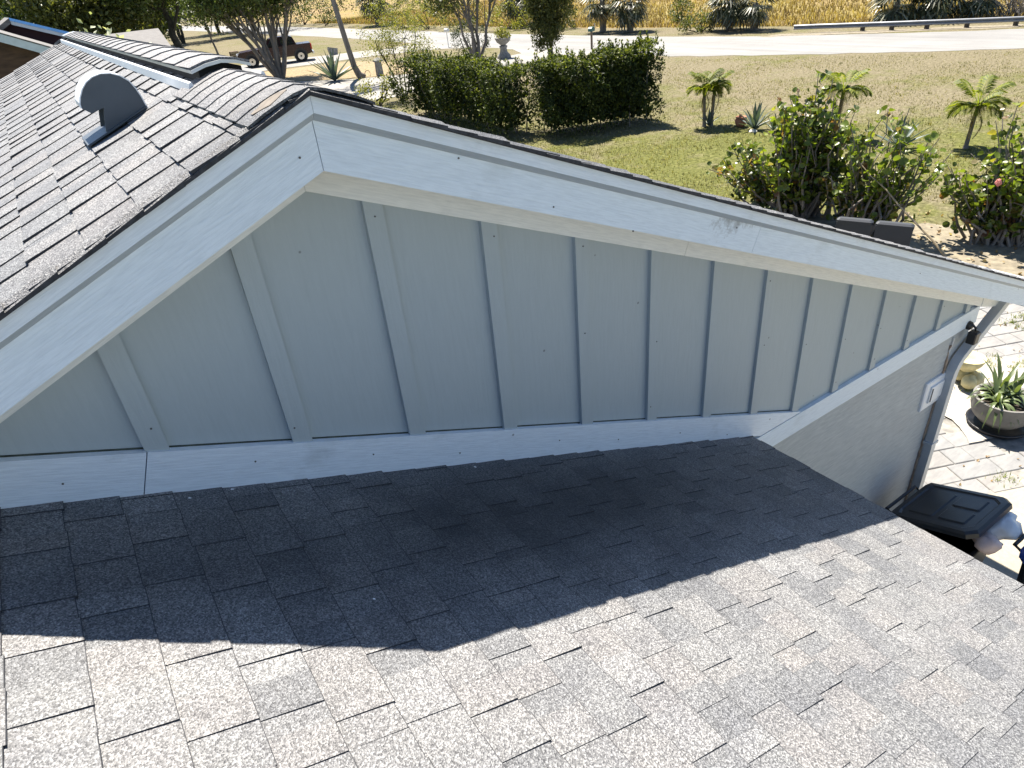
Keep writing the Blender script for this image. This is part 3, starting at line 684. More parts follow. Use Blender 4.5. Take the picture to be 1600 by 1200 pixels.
# wing under the lower roof
hp('wing_wall', *boxv(1.62, 1.76, -5.0, -.002, GZ-.1, LOW(1.76)-.04), 'stucco')
hp('wing_end_wall', *prism([(-8.9, GZ-.1), (1.618, GZ-.1), (1.618, LOW(1.618)-.05), (XR2, LOW(XR2)-.05), (-8.9, MAIN(-8.9)-.05)], -5.0, -4.9), 'stucco')
hp('wing_fascia', *boxv(XEL-.035, XEL-.014, -5.2, -.004, LOW(XEL)-.17, LOW(XEL)-.032), 'white')
hp('drip_edge', *boxv(XEL-.013, XEL-.006, -5.2, -.004, LOW(XEL)-.05, LOW(XEL)-.004), 'vent_white')
# bird droppings in the shade near the wall
for (px, py) in ((366,771),(300,785),(370,816) if False else (587,943),(743,735)):
    p = at(px, py, z=-.9); 
    v_ = ray(px, py); t = (-1.2225-.4158*CAM[0]-CAM[2])/(v_[2]+.4158*v_[0]); p = CAM+v_*t
    k = 7; r = random.uniform(.004, .007)
    vv = [(p[0]+r*random.uniform(.6,1.2)*math.cos(6.28*j/k), p[1]+r*random.uniform(.6,1.2)*math.sin(6.28*j/k), 0) for j in range(k)]
    vv = [(a, b_, LOW(a)+.0185) for a, b_, _ in vv]
    hp('lime_spot', vv, [tuple(range(k))], 'vent_white')

# ================================================================== YARD BESIDE THE HOUSE
# paved strip: pavers with recessed joints, one object each
patio = part('patio', [(4.66,-.55,GZ+.027),(10.9,-.9,GZ+.027),(11.2,2.6,GZ+.027),(4.66,2.6,GZ+.027)], [(0,1,2,3)], 'joint'); patio['kind'] = 'structure'
def inside(x, y):
    u = (x-4.7)
    if y < -.06-.02*u and x > 4.6 and y < -.28: return None
    return True
sheet('concrete_slab', [(1.77,-8),(12,-8),(12,-.62),(8.6,-.62),(6.35,-.34),(5.05,.06),(4.66,.20),(4.66,-.004),(1.77,-.004)], GZ+.034, 'slab')
sheet('grit_strip', wob([(6.45,.30),(7.05,.02),(8.4,-.50),(9.5,-.60),(9.3,.2),(8.55,.95),(7.85,1.25),(6.9,1.0),(6.45,.30)], .05, 21), GZ+.046, 'grit')
pv_me = {}
rp = random.Random(4); pang = rad(-24); ca, sa = math.cos(pang), math.sin(pang); cnt = 0
for r_ in range(-6, 26):
    u = -3+rp.uniform(0, .2); vrow = .245*r_-1.0
    while u < 8:
        L = rp.choice((.24, .36, .36, .48)); key = (L, rp.randrange(3))
        cx, cy = 5.2+(u+L/2)*ca-vrow*sa, .2+(u+L/2)*sa+vrow*ca
        u += L+.007
        ok = 4.72 < cx < 10.8 and -.45 < cy < 2.5 and (cy > .16-.33*(cx-4.9) if cx < 6.5 else cy > -.36-.03*(cx-6.5)) and cy > -.33
        if not ok: continue
        if 6.6 < cx < 8.6 and (cy-.35)/.62 < 1 and (cx-7.5)**2/1.0+(cy-.38)**2/.42 < .92: continue
        if key not in pv_me:
            pv_me[key] = mdata('paver', *bev_box(-L/2, L/2, -.119, .119, 0, .030+.003*key[1], .007), 'paver')
        o = bpy.data.objects.new('paver', pv_me[key]); COL.objects.link(o); o.parent = patio
        o.location = (cx, cy, GZ+.005); o.rotation_euler = (0, 0, pang); cnt += 1
print('pavers', cnt)
# weeds in the joints, fallen leaves
def grass_tuft(c, n, h, spread, rng):
    v = []; f = []
    for i in range(n):
        a = rng.uniform(0, 2*math.pi); r = spread*abs(rng.normal()); x, y = c[0]+r*math.cos(a), c[1]+r*math.sin(a)
        hh = h*rng.uniform(.5, 1.2); b_ = rng.uniform(0, 2*math.pi); wv = h*.07; lean = hh*rng.uniform(.2, .7)
        dx, dy = math.cos(b_), math.sin(b_); k = len(v)
        v += [(x-dy*wv, y+dx*wv, c[2]), (x+dy*wv, y-dx*wv, c[2]), (x+dx*lean, y+dy*lean, c[2]+hh)]; f.append((k, k+1, k+2))
    return v, f
mb = MB()
for px, py in ((1535,562),(1548,567),(1580,505),(1595,508),(1592,572),(1600,575),(1555,690) if False else (1568,748),(1590,500),(1542,565),(1500,590),(1512,612)):
    p = at(px, py, z=GZ+.03)
    for k in range(3): mb.add(*grass_tuft((p[0]+RNG.normal()*.08, p[1]+RNG.normal()*.05, GZ+.02), 26, .075, .05, RNG))
o = mb.build('paver_weeds', 'lf_weed'); tag(o, 'low green weeds growing in the paver joints', 'weeds', kind='stuff')
cen = np.stack([RNG.uniform(4.9, 10.5, 150), RNG.uniform(-.3, 2.2, 150), np.full(150, GZ+.048)], 1)
v, f = leaves(cen, .045, .5, up=4); o = part('fallen_leaves', v, f, 'lf_dry'); tag(o, 'small dry leaves fallen on the pavers', 'leaves', kind='stuff')

# potted strap-leaved plant on its saucer
pp = at(1556, 672, z=GZ+.2); PX, PY = 6.98, .30
pot = thing('plant_pot', 'round grey stoneware bowl planter with strap leaved plant on black saucer', 'planter', (PX, PY, GZ+.046))
part('bowl', *lathe([(.14,.05),(.20,.06),(.285,.16),(.315,.26),(.30,.345),(.315,.37),(.285,.372),(.27,.33),(.02,.325)], 28), 'stoneware', pot, smooth=True)
part('saucer', *lathe([(.28,.0),(.29,.002),(.315,.05),(.295,.052),(.28,.03),(.02,.028)], 28), 'black', pot, smooth=True)
part('soil', *lathe([(.265,.30),(.262,.338),(.02,.345)], 20), 'soil', pot)
def strap(L, wd, rise, droop, seg=6):
    v = []; f = []
    for i in range(seg+1):
        t = i/seg; r = L*t*(1-.12*droop*t); z = rise*L*t-droop*L*t*t*.85; h = wd*(1-t**2.2)*(.55+.9*t if t < .5 else 1.0)
        v += [(r, -h/2, z+h*.18), (r, 0, z), (r, h/2, z+h*.18)]
        if i: a = 3*i; f += [(a-3, a-2, a+1, a), (a-2, a-1, a+2, a+1)]
    return v, f
sm = [mdata('leaf', *strap(L, wd, ri, dr), 'lf_strap', True) for L, wd, ri, dr in ((.36,.046,.75,1.25),(.32,.042,.45,1.0),(.40,.050,1.2,1.5),(.30,.055,1.7,.7),(.38,.042,.9,1.6))]
def place(me, parent, loc, rz, ry=0, s=1.0, name='leaf'):
    o = bpy.data.objects.new(name, me); COL.objects.link(o); o.parent = parent; o.location = loc
    o.rotation_euler = (0, ry, rz); o.scale = (s, s, s); return o
for cx, cy, s0 in ((-.12,.03,1.0),(.12,-.02,1.0),(.02,.12,.9)):
    for i in range(30):
        place(random.choice(sm if i > 3 else sm[2:4]), pot, (cx, cy, .33), i*2.4+random.uniform(-.3, .3), 0, s0*random.uniform(.75, 1.1))
for i in range(7): place(sm[3], pot, (.13, .12, .33), i*.9, random.uniform(-.1, .3), random.uniform(.9, 1.25))
# pale yellow ornament behind the pot: flared bowl over rolled feet
OX, OY = 7.58, .98
orn = thing('garden_ornament', 'weathered pale yellow stone garden ornament with flared bowl behind the pot', 'ornament', (OX, OY, GZ+.046), rad(20))
part('bowl', *lathe([(.05,.17),(.09,.20),(.15,.27),(.185,.36),(.175,.365),(.13,.29),(.02,.24)], 18), 'ornament', orn, smooth=True)
for i, (x, y, r) in enumerate(((-.13,-.06,.085),(-.02,-.13,.08),(.10,-.08,.07),(.03,.06,.10))):
    part('foot_roll', *tube([(x-.09,y,r*.8),(x-.04,y-.01,r),(x+.05,y-.01,r),(x+.10,y,r*.8)], [r*.45, r, r, r*.45], 10), 'ornament', orn, smooth=True)

# wheelie bins
def wheelie(name, label, x0, x1, y0, y1, lid_up, bodymat, lidmat, group=None, zr=-3.56):
    """hinge on the y1 side, opening towards y0"""
    cx, cy = (x0+x1)/2, (y0+y1)/2
    t = thing(name, label, 'bin', (cx, cy, GZ+.03), 0, group)
    X0, X1, Y0, Y1 = x0-cx, x1-cx, y0-cy, y1-cy; zt = zr-GZ-.03
    def ring(k, z, r=.04):
        a, b_, c, d = X0*k, X1*k, Y0*k, Y1*k
        return [(a+r,c,z),(b_-r,c,z),(b_,c+r,z),(b_,d-r,z),(b_-r,d,z),(a+r,d,z),(a,d-r,z),(a,c+r,z)]
    part('body', *loft([ring(.74, .04), ring(.78, .12), ring(.93, zt-.05), ring(.93, zt-.02)]), bodymat, t)
    part('rim', *loft([ring(.985, zt-.055), ring(1.0, zt-.05), ring(1.0, zt-.012), ring(.985, zt), ring(.90, zt), ring(.88, zt-.02)]), bodymat, t)
    for s in (X0+.06, X1-.06):
        wv, wf = tube([(s-.03, Y1-.06, .11), (s+.03, Y1-.06, .11)], .11, 16); wh = part('wheel', wv, wf, 'tyre', t)
    part('handle', *tube([(X0+.08, Y1, zt-.03), (X0+.08, Y1+.06, zt), (X1-.08, Y1+.06, zt), (X1-.08, Y1, zt-.03)], .014, 8), bodymat, t)
    # lid: shallow tray turned about the hinge
    W, D = (X1-X0)*1.05, (Y1-Y0)*1.06
    def lr(i, z, r=.06): return [(-W/2+i+r,-D+i,z),(W/2-i-r,-D+i,z),(W/2-i,-D+i+r,z),(W/2-i,-i-r*.3,z),(W/2-i-r,-i,z),(-W/2+i+r,-i,z),(-W/2+i,-i-r*.3,z),(-W/2+i,-D+i+r,z)]
    lid = part('lid', *loft([lr(.012,-.045), lr(0,-.04), lr(0,-.005), lr(.015,.012), lr(.05,.014), lr(.062,.004), lr(.075,.004)]), lidmat, t)
    lid.location = (0, Y1+.01, zt+.03); lid.rotation_euler = (-lid_up, 0, 0)
    for (a, b_) in ((-W/2+.11, -.02), (.02, W/2-.11)):
        part('lid_panel', *bev_box(a, b_, -D+.12, -D*.5, .0, .014, .010), lidmat, lid)
    for (a, b_) in ((-W/2+.11, W/2-.11),):
        part('lid_panel', *bev_box(a, b_, -D*.5+.03, -.10, .0, .013, .010), lidmat, lid)
    return t, zt
bin1, zt1 = wheelie('wheelie_bin', 'black wheelie bin with bags pushing its lid open by the house wall', 3.66, 4.23, -.80, -.20, rad(20), 'black_bin', 'black_bin', 'wheelie bins beside the house')
bin2, zt2 = wheelie('wheelie_bin', 'dark bin with blue rim cut off by the right picture edge', 3.92, 4.48, -1.62, -1.0, rad(2), 'black_bin', 'blue_bin', 'wheelie bins beside the house', zr=-3.50)
for ch in bin2.children:
    if ch.name.startswith('rim'): ch.data = ch.data.copy(); ch.data.materials[0] = M['blue_bin']
def blob(name, label, c, r, mat, seed):
    rg = np.random.default_rng(seed); nu, nv = 16, 10; rings = []
    ph = rg.uniform(0, 6.28, 8)
    for i in range(1, nv):
        th = math.pi*i/nv; row = []
        for j in range(nu):
            a = 2*math.pi*j/nu
            k = 1+.16*math.sin(3*a+ph[0]+2*th)+.13*math.sin(5*a+ph[1])*math.sin(4*th+ph[2])+.08*math.sin(9*a+ph[3]+5*th)
            row.append((r[0]*k*math.sin(th)*math.cos(a), r[1]*k*math.sin(th)*math.sin(a), -r[2]*math.cos(th)*(1+.1*math.sin(4*a+ph[4]))))
        rings.append(row)
    o = part(name, *loft(rings), mat, smooth=True); o.location = c
    return tag(o, label, 'bag')
blob('rubbish_bag', 'crumpled white plastic bag bulging under the black bin lid', (4.09,-.80,-3.47), (.15,.12,.09), 'bag_white', 1)
blob('rubbish_bag', 'small pinkish plastic bag under the black bin lid', (3.86,-.81,-3.49), (.085,.09,.07), 'bag_pink', 2)
blob('rubbish_bag', 'dark bag squeezed out at the right end of the bin', (4.245,-.62,-3.56), (.05,.09,.08), 'bag_black', 3)

# two grey resin boxes behind the eave
for i, (x, y, lab) in enumerate(((10.33,4.30,'slim dark grey resin box behind the eave, nearer the sea grape trunk'),(10.56,3.72,'slim dark grey resin box behind the eave, nearer the sandy ground'))):
    t = thing('storage_box', lab, 'box', (x, y, GZ+.006), rad(-66), 'grey boxes behind the eave')
    part('body', *loft([[(-.27,-.09,0),(.27,-.09,0),(.27,.09,0),(-.27,.09,0)],[(-.285,-.06,.62),(.285,-.06,.62),(.285,.07,.62),(-.285,.07,.62)]]), 'grey_box', t)
    ld = part('lid', *bev_box(-.292, .292, -.066, .076, .60, .68, .03), 'grey_box', t)

# ================================================================== PLANTS
def tree_limbs(base, forks, k=6):
    mb = MB()
    for path, r0, r1 in forks:
        n = len(path); mb.add(*tube([(base[0]*0+p[0], p[1], p[2]) for p in path], [r0+(r1-r0)*i/(n-1) for i in range(n)], k))
    return mb
def wander(a, b_, n, amp, rng):
    a, b_ = np.array(a, float), np.array(b_, float)
    return [tuple(a+(b_-a)*i/n+(rng.normal(size=3)*amp*(1 if 0 < i < n else 0))) for i in range(n+1)]
def broad_tree(name, label, loc, trunks, hgt, crown, nclump, per, lsize, leaf, bark, seed, cr=.35, asp=.5, group=None, cat='tree', up=.3, shell=.45, trunk_r=.16, droop=0):
    """trunks: list of (dx,dy) spreads at 60% height; crown: list of (centre offset, radii)"""
    rg = np.random.default_rng(seed); t = thing(name, label, cat, loc, 0, group); mb = MB(); P = []; tips = []
    for c, r in crown:
        p, q = clumps(c, r, nclump, per, cr, rg, shell); P.append(p); tips += list(q)
    tips = np.array(tips)
    for i, (dx, dy) in enumerate(trunks):
        top = (dx, dy, hgt*.62); r0 = trunk_r*rg.uniform(.75, 1.1)
        w_ = wander((dx*.06, dy*.06, 0), top, 6, .05*hgt/6, rg); mb.add(*tube(w_, [r0*(1-.1*j) for j in range(7)], 7))
        d = np.linalg.norm(tips-np.array(top), axis=1); near = np.argsort(d)[:max(4, len(tips)//max(1, len(trunks)))]
        rg.shuffle(near)
        for j in near[:9]:
            s = w_[rg.integers(3, 7)]
            mb.add(*tube(wander(s, tips[j], 3, .06, rg), [r0*.4, r0*.28, r0*.17, r0*.07], 5))
    mb.build('trunk', bark, t)
    P = np.concatenate(P); v, f = leaves(P, lsize, asp, up, rg, droop=droop); part('crown', v, f, leaf, t)
    return t
def hedge(name, label, a, b_, depth, h, n, seed, lsize=.10):
    rg = np.random.default_rng(seed); a, b_ = np.array(a, float), np.array(b_, float); d = b_-a; L = np.linalg.norm(d); d /= L; nrm = np.array([-d[1], d[0]])
    t = thing(name, label, 'hedge', (a[0], a[1], GZ)); P = []
    ph = rg.uniform(0, 6, 8)
    def bulge(u, z): return .20*np.sin(u*1.9+ph[0])+.16*np.sin(u*3.7+z*2+ph[1])+.13*np.sin(z*4+u*2.2+ph[2])+.08*np.sin(u*9+z*7+ph[5])
    u = rg.uniform(0, L, n); z = h*rg.uniform(.02, 1, n)**.8
    tp = h*(1+.05*np.sin(u*1.3+ph[3])+.05*np.sin(u*4.1+ph[4]))
    # front, back, ends, top
    k = rg.integers(0, 10, n); v_ = np.where(k < 5, 0., np.where(k < 7, depth, rg.uniform(0, depth, n)))
    top = k >= 7; z = np.where(top, tp-rg.exponential(.10, n), np.minimum(z, tp))
    end = (k == 9) & (rg.uniform(size=n) < .55); u = np.where(end, np.where(rg.uniform(size=n) < .5, 0, L), u); z = np.where(end, h*rg.uniform(.05, 1, n), z)
    rnd = np.clip((z-h*.75)/(h*.25), 0, 1)**2*.25
    inn = rg.exponential(.13, n); s = np.where(v_ < depth*.5, 1, -1)
    vv = v_+s*(inn+rnd)-s*bulge(u, z)*np.where(top, .3, 1)+rg.normal(size=n)*.04
    uu = np.clip(u, .02, L-.02)+rg.normal(size=n)*.07
    # gaps low down
    low = (z < .55) & (rg.uniform(size=n) < .5); keep = ~low
    P = np.stack([d[0]*uu+nrm[0]*vv, d[1]*uu+nrm[1]*vv, z], 1)[keep]
    sp = rg.integers(0, len(P), 320); spr = []
    for i in sp:
        if P[i][2] > h*.9:
            for q in range(9): spr.append(P[i]+np.array([rg.normal()*.02, rg.normal()*.02, q*.035]))
    if spr: P = np.concatenate([P, np.array(spr)])
    v, f = leaves(P, lsize, .5, .5, rg); part('foliage', v, f, 'lf_hedge', t)
    kk = rg.uniform(size=len(P)) < np.clip((P[:, 2]-h*.86)/(h*.12), 0, 1)*.55
    v, f = leaves(P[kk]+np.array([0, 0, .03]), lsize*.95, .5, .7, rg); part('sunlit_top', v, f, 'lf_sunlit', t)  # lighter leaves towards the top: sunlight put into the leaf colour
    mb = MB()
    for i in range(int(L*3)):
        uq, vq = rg.uniform(.1, L-.1), rg.uniform(.25, depth-.25); p = d*uq+nrm*vq
        mb.add(*tube(wander((p[0], p[1], 0), (p[0]+rg.normal()*.25, p[1]+rg.normal()*.25, h*.85), 3, .06, rg), [.028,.022,.016,.008], 5))
    mb.build('stems', 'bark', t)['kind'] = 'stuff'
    # dense shaded heart of the hedge
    Q = np.stack([rg.uniform(.2, L-.2, n//4), rg.uniform(.3, depth-.3, n//4), h*rg.uniform(.12, .9, n//4)], 1)
    Q = np.stack([d[0]*Q[:,0]+nrm[0]*Q[:,1], d[1]*Q[:,0]+nrm[1]*Q[:,1], Q[:,2]], 1)
    v, f = leaves(Q, lsize*2.0, .6, .2, rg); part('inner_foliage', v, f, 'lf_hedge', t)
    return t
hedge('hedge', 'tall clipped dark green hedge ending at the open lawn', (12.6,16.25), (16.35,14.95), 1.9, 2.25, 19000, 31)
hedge('hedge', 'lower dark green hedge left of a gap, behind the white rake board', (11.75,25.2), (11.75,17.5), 1.6, 2.1, 18500, 32)

# small palms on the lawn
def pinnate(L, nl, ll, rise, droop, lw):
    v = []; f = []
    def pt(t): return np.array([L*t*(1-.15*t), 0, rise*L*t-droop*L*t*t])
    for i in range(8):
        a, b_ = pt(i/8), pt((i+1)/8); r = .012*(1-i/9); k = len(v)
        v += [tuple(a+(0,-r,0)), tuple(a+(0,r,0)), tuple(b_+(0,r,0)), tuple(b_+(0,-r,0))]; f.append((k, k+1, k+2, k+3))
    for s in (-1, 1):
        for i in range(nl):
            t = .18+.8*i/(nl-1); p = pt(t); l_ = ll*(math.sin(math.pi*(.15+.8*t))**.6)*random.uniform(.85, 1.1)
            d = np.array([.62, s*.75, .28-.25*t]); d /= np.linalg.norm(d); k = len(v); m_ = p+d*l_*.45+np.array([0,0,.02]); e = p+d*l_+np.array([0,0,-.18*l_])
            w_ = np.array([.5, -s*.3, .3])*lw
            v += [tuple(p), tuple(m_+w_), tuple(e), tuple(m_-w_)]; f.append((k, k+1, k+2, k+3))
    return v, f
PF = [mdata('frond', *pinnate(.78, 28, .36, .95, .95, .034), 'lf_palm'), mdata('frond', *pinnate(.74, 28, .36, .55, .85, .034), 'lf_palm'), mdata('frond', *pinnate(.70, 26, .32, 1.6, .9, .034), 'lf_palm')]
PDRY = mdata('frond', *pinnate(.70, 20, .26, .1, .9, .022), 'lf_dry')
def small_palm(label, loc, stems, nf, sc_, seed):
    r = random.Random(seed); t = thing('small_palm', label, 'palm', (loc[0], loc[1], GZ), 0, 'small palms on the lawn')
    for (bx, by, tx, ty, h) in stems:
        part('trunk', *tube([(bx,by,0),(bx*.9+tx*.1,by,h*.12),((bx+tx)/2,(by+ty)/2,h*.55),(tx,ty,h)], [.075,.055,.05,.045], 8), 'bark', t)
        part('crownshaft', *tube([(tx,ty,h-.02),(tx,ty,h+.22)], [.055,.03], 8), 'lf_palm', t)
        for i in range(nf):
            place(PF[i % 3], t, (tx, ty, h+.12+.06*(i % 3)), i*2.4+r.uniform(-.3, .3), r.uniform(-.15, .2), sc_*r.uniform(.8, 1.1), 'frond')
        for i in range(3): place(PDRY, t, (tx, ty, h+.04), i*2.1+seed, .75, sc_*.8, 'frond')
    return t
small_palm('double trunked small palm with an agave at its foot', (16.8,13.4), ((-.10,.04,-.15,.06,.92),(.12,-.05,.14,-.08,.98)), 17, .82, 1)
small_palm('small palm rising behind the left sea grape shrub', (17.45,9.4), ((0,0,.12,.0,1.05),), 20, .92, 2)
small_palm('small yellowing palm standing between two sea grape shrubs', (18.3,6.3), ((-.0,.0,.02,-.02,.80),), 20, .92, 3)
# agaves
def agave_leaf(L, wd, tilt, curl):
    v = []; f = []; n = 6
    for i in range(n+1):
        t = i/n; w_ = wd*(.55+.9*t*(1-t)*2)*(1-t**3) if t < 1 else 0.0; r = L*math.cos(tilt)*t+curl*L*t*t*.25; z = L*math.sin(tilt)*t-curl*L*t*t*.12
        v += [(r*1.0, -w_/2, z+w_*.28), (r+.008, 0, z-.004), (r, w_/2, z+w_*.28)]
        if i: a = 3*i; f += [(a-3, a-2, a+1, a), (a-2, a-1, a+2, a+1)]
    return v, f
AG = [mdata('leaf', *agave_leaf(.80, .12, rad(a), c), 'lf_agave', True) for a, c in ((82, .1), (66, .25), (48, .4), (28, .5))]
def agave(label, loc, s, seed, n=20):
    r = random.Random(seed); t = thing('agave', label, 'agave', (loc[0], loc[1], GZ), 0, 'agaves')
    for i in range(n):
        k = min(3, int(4*i/n)); place(AG[k], t, (0, 0, .02), i*2.4+r.uniform(-.2, .2), 0, s*r.uniform(.85, 1.08))
    return t
agave('blue grey agave beside the terracotta pot on the lawn', (17.2,11.9), .98, 1)
agave('small agave right of the bigger agave on the lawn', (17.3,11.3), .6, 2, 14)
agave('agave at the foot of the double trunked palm', (16.8,13.35), .68, 3, 14)
agave('agave behind the gap between the sea grape shrubs', (17.4,7.5), 1.0, 4)
agave('agave half hidden behind the small palm and left shrub', (17.3,9.3), .75, 5, 14)
agave('large agave in the leafy bed left of the leaning palm trunk', (14.4,39.4), 2.1, 6, 24)
t = thing('terracotta_pot', 'small broken terracotta pot lying by the agave on the lawn', 'pot', (17.3,12.5,GZ))
part('pot_body', *lathe([(.11,0),(.17,.10),(.19,.20),(.15,.27),(.17,.30),(.14,.30),(.12,.22),(.02,.1)], 16), 'terracotta', t, smooth=True)
part('pot_neck', *tube([(-.02,.02,.26),(.0,.03,.34),(.03,.02,.36)], [.06,.05,.02], 8), 'terracotta', t)
def rock(label, loc, r, seed, mat='rock'):
    rg = np.random.default_rng(seed); v, f = lathe([(.02*r,0),(r,.05*r),(1.05*r,.3*r),(.7*r,.6*r),(.1*r,.68*r)], 9); v += rg.normal(size=v.shape)*r*.08
    o = part('rock', v, f, mat); o.location = (loc[0], loc[1], GZ-.01); return tag(o, label, 'rock')
rock('small pale rock in front of the small agave', (16.95,11.75), .12, 1)

# sea grape shrubs: branching stems with big round leaves, the nearest leaves single pieces
def round_leaf(seed):
    r = random.Random(seed); v = [(0,0,0)]; n = 9
    for i in range(n):
        a = 2*math.pi*i/n; k = 1+.08*r.uniform(-1, 1)
        v.append((.5+.5*math.cos(a)*k, .52*math.sin(a)*k, .24*abs(math.sin(a))-.16*math.cos(a)*.5+.07*r.uniform(-1, 1)))
    v[0] = (.5, 0, -.02)
    return v, [(0, 1+i, 1+(i+1) % n) for i in range(n)]
GL = [mdata('leaf', *round_leaf(i), 'lf_grape') for i in range(4)]
for mi, g in enumerate(GL): g.polygons.foreach_set('use_smooth', [True]*len(g.polygons))
LV = [round_leaf(i) for i in range(4)]
def sea_grape(label, loc, crown, nb, nl, own_n, seed, extra=()):
    rg = np.random.default_rng(seed); t = thing('sea_grape_shrub', label, 'shrub', (loc[0], loc[1], GZ), 0, 'sea grape shrubs behind the eave'); mb = MB(); pts = []; dirs = []
    for i in range(nb):
        c, r = crown[i % len(crown)]; d = rg.normal(size=3); d[2] = abs(d[2])*.8+.1; d /= np.linalg.norm(d)
        tip = np.array(c)+d*np.array(r)*rg.uniform(.6, 1.05); b0 = np.array([c[0]*.4+rg.normal()*.15, c[1]*.4+rg.normal()*.15, 0])
        w_ = wander(b0, tip, 5, .07, rg); mb.add(*tube(w_, [.030,.026,.02,.015,.011,.006], 5))
        for q in range(nl//nb):
            k = rg.uniform(.9, 5); j = int(k); p = np.array(w_[j])*(1-(k-j))+np.array(w_[min(j+1, 5)])*(k-j)
            pts.append(p+rg.normal(size=3)*.065); dirs.append(rg.normal(size=3)+np.array([0,0,.25]))
    mb.build('branches', 'bark', t)
    pts = np.array(pts); cd = np.linalg.norm(pts+np.array(t.location)-CAM, axis=1); order = np.argsort(cd)
    fv = MB()
    for n_, i in enumerate(order):
        d = Vector(dirs[i]).normalized(); s = rg.uniform(.075, .14); q = d.to_track_quat('X', 'Z') @ Vector((0,0,0)).to_track_quat('X','Z') if False else d.to_track_quat('X', 'Z')
        roll = rg.uniform(-1.2, 1.2); Rm = q.to_matrix() @ Matrix.Rotation(roll, 3, 'X')
        if n_ < own_n:
            o = bpy.data.objects.new('leaf', GL[i % 4]); COL.objects.link(o); o.parent = t; o.location = pts[i]; o.rotation_mode = 'QUATERNION'; o.rotation_quaternion = Rm.to_quaternion(); o.scale = (s, s, s)
        else:
            v, f = LV[i % 4]; fv.add(np.array(v)*s @ np.array(Rm).T+pts[i], f)
    o = fv.build('foliage', 'lf_grape', t); o['kind'] = 'stuff'
    return t
sea_grape('tall left sea grape shrub with round leaves and a dense dark middle', (11.6,6.2), [((.0,.3,1.6),(.65,.65,1.05)),((-.1,1.1,.95),(.7,.7,.75)),((.1,-.2,1.3),(.7,.7,1.0)),((-.3,.3,.8),(.8,.85,.8)),((-.3,1.6,.6),(.6,.6,.6)),((.1,.1,1.5),(.6,.6,.8)),((.3,-.5,1.5),(.5,.5,.7)),((.0,.2,1.95),(.55,.6,.85))], 120, 3000, 240, 41)
sea_grape('middle sea grape shrub with sparse reddish leaves above the grey boxes', (11.6,4.9), [((.0,.0,1.55),(.6,.6,1.0)),((.1,-.75,1.2),(.5,.55,.85)),((-.1,.5,1.0),(.55,.55,.85)),((.2,-.2,.9),(.6,.8,.8))], 52, 950, 220, 42)
sea_grape('right sea grape shrub with a pink seed head at the picture edge', (12.6,2.7), [((.0,.3,1.5),(.75,.65,1.0)),((.3,-.6,1.5),(.85,.75,1.0)),((-.3,.7,1.0),(.55,.55,.65)),((.2,-.1,.9),(.8,.8,.8))], 76, 1600, 240, 43)
for i, (px, py, yy, lab) in enumerate(((1443,292,4.2,'dusty red seed cluster on the middle sea grape'),(1560,285,2.7,'dusty pink seed cluster on the right sea grape'))):
    p = at(px, py, y=yy); v, f = lathe([(.005,-.06),(.03,-.045),(.045,0),(.03,.04),(.005,.05)], 9); v = v+np.random.default_rng(i).normal(size=v.shape)*.014
    o = part('seed_cluster', v, f, 'flower'); o.location = p; tag(o, lab, 'seed head')
a, b_ = at(1340, 250, y=5.0), at(1478, 402, z=GZ+.05)
o = part('fallen_branch', *tube(wander(b_, a, 6, .02, RNG), [.022,.02,.018,.015,.012,.009,.005], 6), 'twig'); tag(o, 'bare dry branch leaning out of the sea grape onto sand', 'branch')
cen = np.stack([RNG.uniform(9.3, 13.4, 420), RNG.uniform(1, 7, 420), np.full(420, GZ+.03)], 1); v, f = leaves(cen, .075, .7, up=4)
tag(part('leaf_litter', v, f, 'lf_dry'), 'dry fallen leaves on the sand under the shrubs', 'leaves', kind='stuff')

# ================================================================== ALONG AND BEYOND THE ROAD
def base_at(px, py): p = at(px, py, z=GZ); return (p[0], p[1], GZ)
# big multi-stemmed tree beside the neighbour's drive
broad_tree('spreading_tree', 'spreading grey tree with many stems in front of the maroon pickup', (13.05,45.2,GZ), ((-2.4,.4),(-1.5,-.5),(-.8,.5),(-.1,-.3),(.5,.4),(1.3,-.2),(-1.9,-.6)), 6.2,
           [((-1.2,0,5.2),(3.0,2.2,1.7)),((-2.8,.2,4.6),(1.9,1.8,1.1)),((1.1,.3,4.9),(1.8,1.7,1.2)),((-.5,0,7.0),(3.2,2.4,1.5))], 75, 60, .20, 'lf_oak', 'bark', 51, cr=.34, trunk_r=.17)
broad_tree('ivy_tree', 'tall tree with black ivy covered trunk left of the spreading tree', (10.2,57.0,GZ), ((-.9,.2),), 8.5,
           [((-1.2,0,6.6),(3.2,2.4,2.0)),((-2.8,0,5.4),(1.9,1.7,1.1)),((.9,0,6.0),(1.8,1.6,1.2))], 80, 60, .22, 'lf_oak', 'bark_dark', 52, cr=.4, trunk_r=.46)
broad_tree('thin_tree', 'thin multi stemmed tree seen over the grey neighbour roof', (9.8,66.0,GZ), ((-.5,.1),(.4,.1),(-.1,-.2)), 6.5,
           [((0,0,5.4),(2.4,2,1.4))], 60, 50, .22, 'lf_olive', 'bark', 53, cr=.4, trunk_r=.13)
broad_tree('slim_tree', 'slim tree with one bare stem left of the pickup bonnet', (13.2,60.5,GZ), ((-.6,.1),), 6.5,
           [((-.8,0,5.4),(1.9,1.6,1.3))], 50, 50, .22, 'lf_oak', 'bark', 54, cr=.35, trunk_r=.13)
